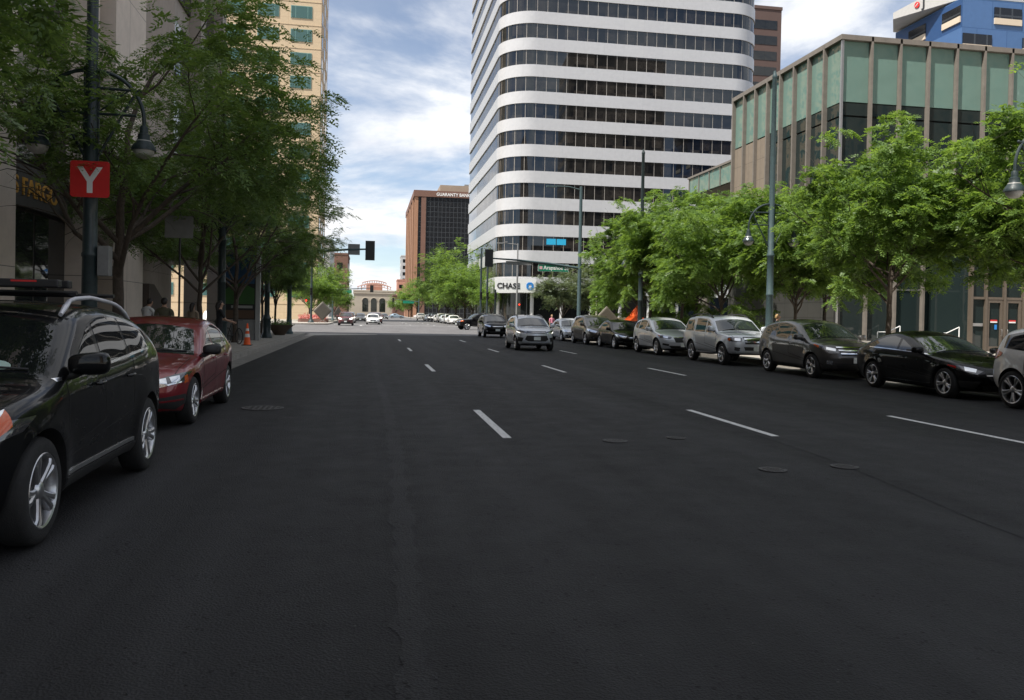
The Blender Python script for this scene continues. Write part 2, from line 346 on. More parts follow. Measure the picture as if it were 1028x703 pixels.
class Car:
    def __init__(s,sp,paintmat,name,loc,rz,label,cat,group=None,detail=2):
        s.sp=sp; s.paint=paintmat; s.root=empty(name,loc,rz); tag(s.root,label,cat,group); s.detail=detail
        L,W,r,fo,wb=sp['L'],sp['W'],sp['r'],sp['fo'],sp['wb']; s.L,s.W=L,W
        me,s.zt,s.zb,s.belt,s.half,s.lag=car_shape(sp)
        tmp=bpy.data.objects.new('t',me); COL.objects.link(tmp)
        cut=MB(); ra=r+sp.get('gap',.055)
        for wx in (fo,fo+wb):
            for sd in (-1,1):
                x0,x1=sorted((sd*(W/2-.30),sd*(W/2+.3)))
                cut.lathe([(ra,x0),(ra,x1)],(0,wx-L/2,r),40,'x')
        co=cut.build('c',[M['arch']])
        sub=tmp.modifiers.new('s','SUBSURF'); sub.levels=1
        bo=tmp.modifiers.new('b','BOOLEAN'); bo.object=co; bo.operation='DIFFERENCE'; bo.solver='EXACT'
        body=evaluated(tmp,'body')
        for o in (tmp,co):
            m_=o.data; bpy.data.objects.remove(o); bpy.data.meshes.remove(m_)
        body.materials.clear(); body.materials.append(paintmat); body.materials.append(M['arch'])
        mi=[]
        for p in body.polygons:
            c=p.center; d=0
            for wx in (fo,fo+wb):
                if math.hypot(c.y-(wx-L/2),c.z-r)<ra+.002 and abs(c.x)<W/2+.1 and (abs(p.normal.x)<.5 or abs(c.x)<W/2-.28): d=1
            if p.normal.z<-.75 and c.z<.42: d=1  # undersides turned dark too: shade below the car put into the colour
            mi.append(d)
        body.polygons.foreach_set('material_index',mi)
        body.polygons.foreach_set('use_smooth',[True]*len(body.polygons)); body.set_sharp_from_angle(angle=R(38))
        s.body=link('body',body,s.root); s.bm_me=body
        s.co=np.array([v.co[:] for v in body.vertices]); s.fc=np.array([p.center[:] for p in body.polygons]); s.fn=np.array([p.normal[:] for p in body.polygons]); s.ok=np.array(mi)==0
        s.nrm=np.array([v.normal[:] for v in body.vertices])
        s.wheels()
    def wy(s,xs): return xs-s.L/2
    def patch(s,name,poly,d,m,off=.004,thick=.012,parent=None,nmin=.15,box=None):
        """cuts a polygon (3D points, convex seen along d) out of the body's own surface and lifts it"""
        d=Vector(d).normalized(); poly=[Vector(p) for p in poly]; cen=sum(poly,Vector())/len(poly)
        ok=s.ok&((s.fn@np.array(d))>nmin)
        if len(poly)<3: return None
        e1=d.cross(Vector((0,0,1))); 
        if e1.length<.1: e1=Vector((1,0,0))
        e1.normalize(); e2=e1.cross(d).normalized()
        a=np.array([[p.dot(e1),p.dot(e2)] for p in poly]); q=np.stack([s.fc@np.array(e1),s.fc@np.array(e2)],1)
        ok&=np.all(q>a.min(0)-.16,1)&np.all(q<a.max(0)+.16,1)
        if box is not None:
            ok&=np.all(s.fc>np.array(box[0]),1)&np.all(s.fc<np.array(box[1]),1)
        ids=np.nonzero(ok)[0]
        if len(ids)==0: return None
        bm=bmesh.new(); vm={}; polys=s.bm_me.polygons; lay=bm.verts.layers.float_vector.new('n')
        for i in ids:
            vv=[]
            for vi in polys[int(i)].vertices:
                if vi not in vm:
                    v=bm.verts.new(s.co[vi]); v[lay]=Vector(s.nrm[vi]); vm[vi]=v
                vv.append(vm[vi])
            try: bm.faces.new(vv)
            except ValueError: pass
        n=len(poly)
        for i in range(n):
            p,q2=poly[i],poly[(i+1)%n]; pn=(q2-p).cross(d)
            if pn.length<1e-6: continue
            pn.normalize()
            if (cen-p).dot(pn)<0: pn=-pn
            bmesh.ops.bisect_plane(bm,geom=bm.verts[:]+bm.edges[:]+bm.faces[:],plane_co=p,plane_no=pn,clear_inner=True,dist=1e-5)
        if not bm.faces: bm.free(); return None
        todo=set(bm.faces); best=[]
        while todo:
            st=[todo.pop()]; isl=[]
            while st:
                f=st.pop(); isl.append(f)
                for e in f.edges:
                    for g in e.link_faces:
                        if g in todo: todo.discard(g); st.append(g)
            if len(isl)>len(best): best=isl
        keep=set(best); dead=[f for f in bm.faces if f not in keep]
        if dead: bmesh.ops.delete(bm,geom=dead,context='FACES')
        bm.normal_update()
        nn={v:(v[lay] if v[lay].length>.5 else v.normal).normalized() for v in bm.verts}
        for v in bm.verts: v.co+=nn[v]*off
        be=[e for e in bm.edges if e.is_boundary]
        r=bmesh.ops.extrude_edge_only(bm,edges=be)
        bm.normal_update()
        for v in r['geom']:
            if isinstance(v,bmesh.types.BMVert): v.co-=(v[lay].normalized() if v[lay].length>.5 else d)*thick
        me=bpy.data.meshes.new(name); bm.to_mesh(me); bm.free(); me.materials.append(m)
        me.polygons.foreach_set('use_smooth',[True]*len(me.polygons)); me.set_sharp_from_angle(angle=R(40))
        return link(name,me,parent or s.root)
    def side(s,name,pts,m,sides=(-1,1),parent=None,**k):
        out=[]
        for sd in sides:
            out.append(s.patch(name,[(sd*s.W/2,s.wy(x),z) for x,z in pts],(sd,0,0),m,parent=parent,box=((-9,-9,-9),(0,9,9)) if sd<0 else ((0,-9,-9),(9,9,9)),**k))
        return out
    def front(s,name,pts,m,parent=None,rear=False,mirror=False,**k):
        d=(0,1,0) if rear else (0,-1,0); out=[]
        for sd in ((-1,1) if mirror else (1,)):
            bx=((-9,s.wy(s.L*.6),-9),(9,9,9)) if rear else ((-9,-9,-9),(9,s.wy(s.L*.35),9))
            out.append(s.patch(name,[(sd*x,0,z) for x,z in pts],d,m,parent=parent,box=bx,**k))
        return out
    def oblique(s,name,pts,d,m,rear=False,sides=(-1,1),parent=None,**k):
        out=[]
        for sd in sides:
            bx=((-9,s.wy(s.L*.6),-9),(9,9,9)) if rear else ((-9,-9,-9),(9,s.wy(s.L*.4),9))
            out.append(s.patch(name,[(sd*y,s.wy(x),z) for x,y,z in pts],(sd*d[0],d[1],d[2]),m,parent=parent,box=bx,**k))
        return out
    def edge(s,x): 
        return min(float(s.zt(x-s.lag)),float(s.zt(x+s.lag)),float(s.zt(x)))-s.sp.get('crown',.045)
    def windows(s,spans,low=.03,marg=.075,trim=None,m=None,slant=.10,bslant=0.0):
        """side windows between pillars; upper edge follows the roof"""
        m=m or M['glass']
        for wi,(a,b) in enumerate(spans):
            xs=np.linspace(a,b,13); up=[]
            for x in xs:
                z=min(s.edge(x+t) for t in (-.10,-.05,0,.05,.10))-marg
                up.append((x,z))
            lo=lambda x: float(s.belt(x))+low
            up=[(x,z) for x,z in up if z>lo(x)+.015]
            if len(up)<3: continue
            pts=up+[(up[-1][0]+ (bslant if wi==len(spans)-1 else 0),lo(up[-1][0])),(up[0][0],lo(up[0][0]))]
            pts=hull(pts)
            s.side('side_window',pts,m,off=.003,nmin=.2)
        if trim:
            a=spans[0][0]; b=spans[-1][1]; n=6
            for i in range(n):
                xa,xb=a+(b-a)*i/n,a+(b-a)*(i+1)/n
                s.side('window_trim',[(xa,lo(xa)-.004),(xb,lo(xb)-.004),(xb,lo(xb)-.026),(xa,lo(xa)-.026)],trim,off=.006,nmin=.2)
    def screen(s,cowl,head,m=None,inset=.085,rear=False,name=None):
        m=m or M['screen']; z1=float(s.zt(cowl)); z2=float(s.zt(head))
        w1=s.half(cowl,z1)-inset*.8; w2=s.half(head,z2)-inset
        sg=-1 if rear else 1; lg=s.lag*.9
        pts=[]
        for t in np.linspace(-1,1,7): pts.append((w1*t,s.wy(cowl+sg*lg*t*t*.9),0))
        for t in (1,0,-1): pts.append((w2*t,s.wy(head),0))
        a=s.patch(name or ('rear_window' if rear else 'windscreen'),pts,(0,0,1),m,off=.003,nmin=.05,box=((-9,s.wy(min(cowl,head))-.25,.7),(9,s.wy(max(cowl,head))+.25,9)))
        if not rear:
            for x0,x1 in ((-.05,w1*.86),(-w1*.80,.02)):
                mb=MB(); p=[]
                for t in np.linspace(0,1,6):
                    xx=x0+(x1-x0)*t; yy=cowl+.03+sg*lg*(xx/w1)**2*.9+.10*t*(1-t*.4)
                    p.append((xx,s.wy(yy),float(s.zt(yy-s.lag*(xx/max(w1,.1))**2))-.045*(xx/w1)**2+.014))
                mb.tube(p,.009,6); mb.build('wiper',M['blackplastic'],s.root)
            # shut line of the bonnet along both sides and across the front
            ch=float(s.zt(.3))
            for sd in (-1,1):
                q=[]
                for xs_ in np.linspace(.32,cowl-.06,7): q.append((sd*(s.half(xs_,float(s.zt(xs_))-.06)-.10),s.wy(xs_)))
                for (ax,ay),(bx_,by) in zip(q[:-1],q[1:]):
                    s.patch('bonnet_gap',[(ax-.004,ay,0),(bx_-.004,by,0),(bx_+.004,by,0),(ax+.004,ay,0)],(0,0,1),M['seam'],off=.0015,thick=.004,nmin=.2,box=((-9,-9,.5),(9,s.wy(cowl),9)))
        return a
    def seam(s,pts,w=.011):
        for (xa,za),(xb,zb_) in zip(pts[:-1],pts[1:]):
            d=math.hypot(xb-xa,zb_-za); nx,nz=-(zb_-za)/d*w/2,(xb-xa)/d*w/2
            s.side('door_gap',[(xa+nx,za+nz),(xb+nx,zb_+nz),(xb-nx,zb_-nz),(xa-nx,za-nz)],M['seam'],off=.0015,thick=.004,nmin=.05)
    def surf(s,x,z): return s.half(x,z)
    def handle(s,x,z,m,l=.17):
        for sd in (-1,1):
            y=s.surf(x,z); mb=MB(); p=[]
            for t in np.linspace(-1,1,9):
                p.append((sd*(y+.006+.03*(1-t**4)),s.wy(x+t*l/2),z+.004*t))
            mb.tube(p,[.010,.014,.015,.015,.015,.015,.015,.014,.010],8); mb.build('door_handle',m,s.root,50)
    def mirror(s,x,z,m,l=.24,h=.15):
        for sd in (-1,1):
            y=s.half(x,z-.05); mb=MB(); prof=[]
            mb.ball((0,0,0),1,20,14); sq=lambda a,e:math.copysign(abs(a)**e,a)
            for i,(vx,vy,vz) in enumerate(mb.v):
                rr_=math.hypot(vx,vy) or 1; cz=min(1,rr_)**.55; ct,st=vx/rr_,vy/rr_
                mb.v[i]=(sd*(y+.135)+l*.50*cz*sq(ct,.6),s.wy(x)-.02+.085*cz*sq(st,.8),z+h*.50*sq(vz,.6)*(1-.18*sd*cz*ct*-1*.6))
            for i,(vx,vy,vz) in enumerate(mb.v):
                if vy>s.wy(x)+.035: mb.v[i]=(vx,s.wy(x)+.035,vz)
                q=mb.v[i]; mb.v[i]=(q[0],q[1]+abs(q[0]-sd*y)*.22-.02,q[2]+(.02*(abs(q[0])-y)))
            o=mb.build('wing_mirror',m,s.root,45)
            mb=MB(); mb.tube([(sd*(y-.03),s.wy(x)-.01,z-.09),(sd*(y+.03),s.wy(x)-.01,z-.075),(sd*(y+.10),s.wy(x)+.0,z-.045)],[.045,.035,.03],8); mb.build('mirror_stalk',M['blackplastic'],o,50)
            mb=MB(); mb.box((sd*(y+.05),s.wy(x)+.062,z-h*.36),(sd*(y+.22),s.wy(x)+.066,z+h*.34)); mb.build('mirror_glass',M['screen'],o)
    def wheels(s):
        sp=s.sp; r=sp['r']; w=.215; k=sp.get('spokes',5); rr=r*sp.get('rim',.70)
        ty=MB(); ty.lathe([(rr-.012,-w/2+.02),(rr+.004,-w/2),(r-.05,-w/2-.004),(r-.016,-w/2+.014),(r-.002,-w/2+.04),(r,0),(r-.002,w/2-.04),(r-.016,w/2-.014),(r-.05,w/2+.004),(rr+.004,w/2),(rr-.012,w/2-.02)],n=48,axis='x',cap=False)
        rm=MB(); rm.lathe([(rr-.012,w/2-.022),(rr+.003,w/2-.004),(rr-.004,w/2+.003),(rr-.018,w/2-.004),(rr-.03,w/2-.05),(rr-.05,-w/2+.03)],n=48,axis='x',cap=False)
        for i in range(k):
            a=2*math.pi*i/k+math.pi/2
            for da in ((-.17,.17) if sp.get('double',True) else (0,)):
                wd=.026 if sp.get('double',True) else .05
                hub=.05; pts=[]
                c,sn=math.cos(a+da),math.sin(a+da); ch,sh=math.cos(a+da*.55),math.sin(a+da*.55)
                def rad(t,off,xx):
                    rrad=hub+(rr-.014-hub)*t; aa=a+da*(.55+.45*t)
                    return (xx,rrad*math.cos(aa)-off*math.sin(aa),rrad*math.sin(aa)+off*math.cos(aa))
                vs=[];fs=[]
                for t,xx,ww in ((0,w/2-.028,wd*.9),(.45,w/2-.016,wd*.75),(.8,w/2-.006,wd*.85),(1.,w/2-.010,wd*1.35)):
                    vs+=[rad(t,-ww,xx-.006),rad(t,-ww*.5,xx+.006),rad(t,ww*.5,xx+.006),rad(t,ww,xx-.006),rad(t,ww,xx-.045),rad(t,-ww,xx-.045)]
                for q in range(3):
                    for e in range(6):
                        e2=(e+1)%6; fs.append((q*6+e,q*6+e2,q*6+6+e2,q*6+6+e))
                rm.add(vs,fs)
        rm.lathe([(.0,w/2-.008),(.03,w/2-.008),(.055,w/2-.018),(.072,w/2-.035),(.072,w/2-.07)],n=20,axis='x',cap=False)
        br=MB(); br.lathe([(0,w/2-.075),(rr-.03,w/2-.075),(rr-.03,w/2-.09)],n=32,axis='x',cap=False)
        parts=None
        for wx in (sp['fo'],sp['fo']+sp['wb']):
            for sd in (1,-1):
                e=empty('wheel',(sd*(s.W/2-w/2-.012),s.wy(wx),r),0,s.root); e.rotation_euler=(rng.uniform(0,1.2),0,0 if sd>0 else math.pi)
                if parts is None:
                    parts=[ty.build('tyre',M['tyre'],e,40),rm.build('rim',M['rim'],e,35),br.build('brake_disc',M['rimdark'],e)]
                else:
                    for p in parts:
                        c=p.copy(); COL.objects.link(c); c.parent=e
    def rails(s,a,b,m,inset=.10,h=.06,r=.020):
        for sd in (-1,1):
            pts=[]
            for t in np.linspace(0,1,15):
                x=a+(b-a)*t; z=float(s.zt(x))+.012-s.sp.get('crown',.045)*.7; y=s.half(x,z-.02)-inset
                lift=h*min(1,6*t,6*(1-t)); pts.append((sd*y,s.wy(x),z-.02+lift))
            mb=MB(); mb.tube(pts,[r*.9,r*1.25]+[r]*11+[r*1.2,r*.7],8); mb.build('roof_rail',m,s.root,50)
    def plate(s,z,rear=False,w=.31,h=.155,y=None):
        yy=(s.L/2 if rear else -s.L/2)
        # find surface
        m_=s.fc[(abs(s.fc[:,0])<.15)&(abs(s.fc[:,2]-z)<.09)]
        yy=(m_[:,1].max()+.012) if rear else (m_[:,1].min()-.012)
        mb=MB(); mb.box((-w/2,yy-.006,z-h/2),(w/2,yy+.006,z+h/2)); o=mb.build('licence_plate',M['plate'],s.root,bevel=.003)
        return yy
    def emblem(s,z,kind='oval'):
        m_=s.fc[(abs(s.fc[:,0])<.1)&(abs(s.fc[:,2]-z)<.06)]; yy=m_[:,1].min()-.02
        mb=MB(); n=20; pts=[(.075*math.cos(2*math.pi*i/n),yy,z+.05*math.sin(2*math.pi*i/n)) for i in range(n+1)]; mb.tube(pts,.008,6,cap=False)
        mb.build('emblem',M['chrome'],s.root,50)
def hull(pts):
    pts=sorted(set((round(a,5),round(b,5)) for a,b in pts))
    def half(ps):
        o=[]
        for p in ps:
            while len(o)>1 and (o[-1][0]-o[-2][0])*(p[1]-o[-2][1])-(o[-1][1]-o[-2][1])*(p[0]-o[-2][0])<=0:o.pop()
            o.append(p)
        return o
    a=half(pts);b=half(pts[::-1]); return a[:-1]+b[:-1]
SUV=dict(L=4.66,W=1.87,H=1.65,wb=2.69,fo=.92,r=.362,
 top=[(0,.74),(.06,.83),(.25,.93),(.6,1.0),(1.2,1.085),(1.3,1.12),(2.12,1.55),(2.5,1.625),(3.0,1.65),(3.6,1.615),(4.1,1.53),(4.25,1.48),(4.5,1.10),(4.62,.98),(4.66,.96)],
 bot=[(0,.30),(.5,.23),(3.9,.23),(4.66,.40)],belt=[(0,.86),(.9,.95),(1.5,1.0),(3.0,1.05),(3.9,1.13),(4.66,1.12)],
 nose=[(.2,.10),(.4,.02),(.6,0),(.75,.04),(.9,.12)],back=[(.3,.10),(.55,.0),(.8,.02),(1.0,.08)],spokes=5)
def mk(base,**k):
    d=dict(base); d.update(k); return d
SEDAN=mk(SUV,L=4.80,W=1.84,H=1.49,wb=2.75,fo=.96,r=.332,
 top=[(0,.66),(.06,.73),(.3,.83),(.7,.90),(1.2,.955),(1.3,.975),(2.15,1.39),(2.6,1.475),(3.0,1.49),(3.4,1.455),(3.75,1.355),(4.25,1.085),(4.6,1.06),(4.76,1.03),(4.8,.98)],
 bot=[(0,.24),(.5,.18),(4.1,.19),(4.8,.32)],belt=[(0,.76),(1.0,.86),(1.6,.91),(3.2,.96),(4.0,1.0),(4.8,.99)],
 nose=[(.18,.12),(.35,.02),(.5,0),(.64,.04),(.8,.14)],back=[(.3,.1),(.55,0),(.8,.02),(1.0,.06)],flare=.016)
COUPE=mk(SEDAN,L=4.63,W=1.79,H=1.43,wb=2.70,fo=.90,r=.328,
 top=[(0,.60),(.06,.68),(.3,.80),(.8,.90),(1.25,.95),(1.38,.975),(2.2,1.33),(2.6,1.41),(2.95,1.425),(3.35,1.37),(3.8,1.22),(4.2,1.06),(4.45,1.01),(4.6,.98),(4.63,.94)],
 bot=[(0,.2),(.5,.16),(4.0,.18),(4.63,.32)],belt=[(0,.74),(1.0,.86),(1.6,.91),(2.6,.955),(3.6,.985),(4.63,.95)],tum=.27,flare=.022)
CROSS=mk(SUV,L=4.54,W=1.83,H=1.66,wb=2.62,fo=.92,r=.345,
 top=[(0,.78),(.06,.88),(.22,.98),(.5,1.03),(.95,1.085),(1.05,1.12),(1.9,1.56),(2.3,1.635),(2.8,1.66),(3.4,1.635),(3.9,1.56),(4.1,1.50),(4.38,1.10),(4.5,1.0),(4.54,.97)],
 bot=[(0,.28),(.5,.21),(3.8,.22),(4.54,.38)],belt=[(0,.9),(.9,.99),(1.4,1.03),(3.0,1.08),(3.9,1.20),(4.54,1.16)])
BOXY=mk(SUV,L=4.80,W=1.90,H=1.77,wb=2.79,fo=.90,r=.385,tum=.16,k=.08,lag=.10,gap=.075,
 top=[(0,.92),(.05,1.02),(.2,1.09),(.6,1.13),(1.25,1.175),(1.35,1.20),(2.0,1.64),(2.25,1.72),(3.0,1.765),(3.8,1.755),(4.42,1.70),(4.52,1.64),(4.70,1.15),(4.77,1.05),(4.8,1.02)],
 bot=[(0,.42),(.5,.36),(3.9,.36),(4.8,.46)],belt=[(0,.98),(1.2,1.07),(3.0,1.11),(4.8,1.14)],nose=[(.35,.08),(.5,0),(.75,0),(.95,.03),(1.1,.10)],back=[(.4,.06),(.6,0),(1.0,.02)],
 plan=[(0,.80),(.1,.90),(.3,.96),(.7,.99),(1.2,1),(3.7,1),(4.4,.98),(4.65,.94),(4.8,.88)],cf=.14,cr=.07,flare=.035,scallop=.01)
VAN=mk(SUV,L=5.0,W=1.96,H=1.73,wb=2.95,fo=1.0,r=.345,
 top=[(0,.74),(.06,.84),(.3,.97),(.8,1.05),(.95,1.10),(1.95,1.60),(2.4,1.70),(3.2,1.73),(4.2,1.68),(4.55,1.60),(4.85,1.12),(4.96,1.0),(5,.97)],
 bot=[(0,.26),(.5,.2),(4.2,.2),(5,.34)],belt=[(0,.88),(1.0,.99),(3.0,1.05),(5,1.08)])
SMALL=mk(SUV,L=4.25,W=1.78,H=1.65,wb=2.555,fo=.86,r=.338,
 top=[(0,.82),(.05,.92),(.2,1.0),(.5,1.05),(.85,1.085),(.95,1.12),(1.7,1.52),(2.05,1.61),(2.6,1.645),(3.3,1.62),(3.75,1.54),(3.9,1.47),(4.1,1.12),(4.21,1.0),(4.25,.97)],
 bot=[(0,.30),(.5,.22),(3.6,.22),(4.25,.38)],belt=[(0,.9),(.8,.99),(1.4,1.03),(2.8,1.08),(4.25,1.15)],nose=[(.25,.1),(.45,.01),(.65,0),(.85,.05),(1.0,.14)])
def std_doors(c,xs,zlo,hm,hz,hx):
    for x0,x1 in xs: c.seam([(x0,float(c.belt(x0))-.0),(x0+.01,zlo+.25),(x1,zlo)])
    for x in hx: c.handle(x,hz if not callable(hz) else hz(x),hm)
def front_face(c,head,grille,gm='blackplastic',bars=(),lower=None,fog=None,amber=None,emb=None,plate=None,low2=None,dirx=.45,bright=None):
    for h,m_ in head: c.oblique('headlight',h,(dirx,-1,.15),M[m_],off=.005)
    if bright:
        for h in bright: c.oblique('lamp_reflector',h,(dirx,-1,.15),M['lampbright'],off=.009)
    if amber: c.oblique('indicator',amber,(.8,-.8,.1),M['amber'],off=.008)
    if grille: c.front('grille',grille,M[gm],off=.004)
    for b in bars: c.front('grille_bar',b[0],M[b[1]],off=.016,thick=.02)
    if lower: c.front('lower_intake',lower,M['blackplastic'],off=.003)
    if low2: c.front('bumper_trim',low2,M['blackplastic'] ,off=.006)
    if fog: c.front('fog_lamp',fog[0],M[fog[1]],off=.006,mirror=True)
    if emb: c.emblem(emb)
    if plate: c.plate(plate)
def rear_face(c,tail,plate=None,tm='tail'):
    c.oblique('taillight',tail,(.6,1,.1),M[tm],rear=True,off=.006)
    if plate: c.plate(plate,True)
# ------------------------------------------------------------------ every car in the street
def black_suv():
    c=Car(mk(SUV,top=[(0,.76),(.06,.86),(.25,.97),(.55,1.03),(.95,1.09),(1.06,1.125),(1.86,1.555),(2.2,1.63),(2.75,1.655),(3.3,1.615),(3.8,1.52),(4.15,1.40),(4.5,1.14),(4.62,1.02),(4.66,1.0)],belt=[(0,.92),(.9,1.03),(1.4,1.075),(2.6,1.13),(3.6,1.20),(4.66,1.16)],tum=.20,scallop=.03),M['p_black'],'parked_suv',(-3.06,7.42,0),0,'glossy black SUV with ski rack on its roof, nearest car at the left kerb','suv','cars parked at the left kerb')
    c.windows([(1.24,2.16),(2.25,2.93),(2.99,3.66)],trim=M['chrome'],marg=.075)
    c.screen(1.08,1.84,m=M['darkscreen']); c.screen(4.47,4.20,rear=True)
    std_doors(c,[(1.36,.42),(2.21,.42),(3.05,.72)],.42,M['p_black'],1.0,[2.0,2.86])
    front_face(c,[([(.10,.50,.74),(.30,.62,.66),(.62,.90,.80),(.80,.93,.90),(.50,.86,.88),(.2,.62,.83)],'lamp')],[(-.52,.80),(.52,.80),(.44,.56),(-.44,.56)],
        bars=[([(-.5,.80),(.5,.80),(.47,.74),(-.47,.74)],'chrome')],lower=[(-.6,.45),(.6,.45),(.5,.32),(-.5,.32)],fog=([(.62,.48),(.78,.5),(.78,.40),(.64,.38)],'lamp'),plate=.5)
    c.oblique('indicator',[(.30,.84,.80),(.54,.91,.935),(.52,.91,.84),(.38,.87,.77)],(.95,-.45,0),M['amber'],off=.012)
    c.oblique('lamp_reflector',[(.30,.84,.80),(.50,.90,.925),(.54,.91,.935),(.34,.855,.80)],(.95,-.45,0),M['lampbright'],off=.016)
    rear_face(c,[(4.3,.86,1.15),(4.6,.62,1.08),(4.62,.6,.95),(4.42,.88,.92)],.82)
    c.mirror(1.50,1.18,M['p_black'],.27,.165)
    c.rails(1.96,3.75,M['railsilver'],h=.07,r=.019)
    # sill trim strip with the lighter edge
    c.side('sill_trim',[(1.36,.36),(3.14,.36),(3.14,.27),(1.36,.27)],M['blackplastic'],off=.012,nmin=.0)
    c.side('sill_strip',[(1.40,.405),(3.10,.405),(3.10,.375),(1.40,.375)],M['steel'],off=.010,nmin=.0)
    # roof rack: two cross bars and two long ski clamps
    for x in (2.2,3.2):
        z=float(c.zt(x))+.085
        mb=MB(); mb.tube([(-.70,c.wy(x),z),(.70,c.wy(x),z)],.018,8,sx=1.6); mb.build('rack_cross_bar',M['black'],c.root,50)
    for x in (2.12,2.36):
        z=float(c.zt(2.6))+.135
        mb=MB(); mb.box((-.80,c.wy(x)-.045,z-.03),(.60+.2*(x>2.4),c.wy(x)+.045,z+.035)); o=mb.build('ski_clamp',M['black'],c.root,bevel=.012)
        mb=MB(); mb.box((.25+.25*(x>2.4),c.wy(x)-.047,z+.012),(.44+.25*(x>2.4),c.wy(x)-.0462,z+.026)); mb.build('clamp_label',M['red'],o)
    # permit sticker in the windscreen corner
    s_=[]
    pts=[]
    for t in np.linspace(0,2*math.pi,14,endpoint=False): pts.append((.50+.075*math.cos(t),c.wy(1.26)+.05*math.sin(t),0))
    c.patch('windscreen_sticker',pts,(0,0,1),mat('sticker_green',(.35,.48,.42),.5),off=.005,thick=.001,nmin=.05,box=((0,-9,.7),(9,9,9)))
    return c
def red_sedan():
    c=Car(SEDAN,M['p_red'],'parked_sedan',(-3.29,13.62,0),0,'dark red sedan parked behind the black SUV','sedan','cars parked at the left kerb')
    c.windows([(1.46,2.42),(2.52,3.36)],marg=.075,m=M['glass'],trim=M['seam'])
    c.side('quarter_window',hull([(3.42,float(c.belt(3.42))+.03),(3.78,float(c.belt(3.78))+.03),(3.6,c.edge(3.6)-.11),(3.42,c.edge(3.42)-.09)]),M['glass'],off=.003)
    c.screen(1.30,2.12); c.screen(4.2,3.72,rear=True)
    std_doors(c,[(1.52,.38),(2.48,.36),(3.45,.62)],.36,M['p_red'],.86,[2.28,3.28])
    front_face(c,[([(.12,.46,.63),(.16,.52,.54),(.50,.84,.62),(.78,.90,.75),(.5,.84,.75),(.3,.7,.71)],'lamp')],[(-.42,.66),(.42,.66),(.46,.56),(.30,.46),(-.30,.46),(-.46,.56)],
       bars=[([(-.44,.585),(.44,.585),(.44,.565),(-.44,.565)],'chrome')],lower=[(-.55,.34),(.55,.34),(.48,.24),(-.48,.24)],
       fog=([(.52,.42),(.86,.46),(.86,.34),(.76,.26),(.56,.30)],'blackplastic'),amber=[(.52,.85,.60),(.62,.89,.62),(.60,.89,.72),(.52,.86,.70)],emb=.585,plate=.40,
       bright=[[(.20,.54,.66),(.20,.56,.58),(.32,.66,.58),(.32,.66,.68)],[(.34,.70,.69),(.36,.71,.61),(.46,.80,.63),(.46,.80,.71)],[(.14,.50,.555),(.5,.84,.635),(.5,.84,.62),(.16,.52,.54)]])
    c.front('fog_trim',[(.56,.385),(.84,.40),(.84,.378),(.57,.365)],M['p_red'],off=.012,mirror=True)
    rear_face(c,[(4.45,.80,.99),(4.72,.5,.93),(4.74,.5,.80),(4.5,.82,.80)],.72)
    c.mirror(1.62,1.01,M['black'],.25,.15)
    c.side('sill_trim',[(1.36,.30),(3.30,.30),(3.30,.24),(1.36,.24)],M['p_red'],off=.014,nmin=0)
    return c
def black_coupe():
    c=Car(mk(COUPE,rim=.72,wb=2.58,fo=.87,L=4.5),M['p_black'],'parked_sedan',(13.15,17.42,0),0,'black low-roofed sedan in front of the glass doors','sedan','cars parked at the right kerb')
    c.windows([(1.42,2.46),(2.54,3.62)],marg=.07,trim=M['chrome']); c.screen(1.36,2.16,m=M['skyscreen']); c.screen(4.16,3.6,rear=True)
    std_doors(c,[(1.5,.36),(2.5,.34),(3.4,.6)],.34,M['p_black'],.83,[2.32,3.3])
    front_face(c,[([(.12,.50,.62),(.22,.6,.54),(.62,.86,.64),(.82,.88,.74),(.45,.78,.72)],'lamp')],[(-.42,.64),(.42,.64),(.48,.54),(.36,.42),(-.36,.42),(-.48,.54)],
       bars=[([(-.46,.545),(.46,.545),(.46,.515),(-.46,.515)],'chrome')],lower=[(-.5,.32),(.5,.32),(.44,.2),(-.44,.2)],fog=([(.55,.40),(.82,.40),(.82,.27),(.60,.24)],'blackplastic'),plate=.34,emb=.55,
       bright=[[(.22,.58,.66),(.26,.60,.58),(.42,.74,.61),(.42,.74,.70)]])
    c.oblique('indicator',[(.55,.84,.66),(.75,.88,.70),(.75,.88,.73),(.55,.84,.70)],(.9,-.5,0),M['tail'],off=.01)
    rear_face(c,[(4.3,.8,.92),(4.55,.5,.88),(4.56,.5,.78),(4.35,.8,.78)],.66); c.mirror(1.62,1.0,M['p_black'],.24,.14)
    c.side('sill_trim',[(1.3,.28),(3.2,.28),(3.2,.22),(1.3,.22)],M['p_black'],off=.014,nmin=0)
    return c
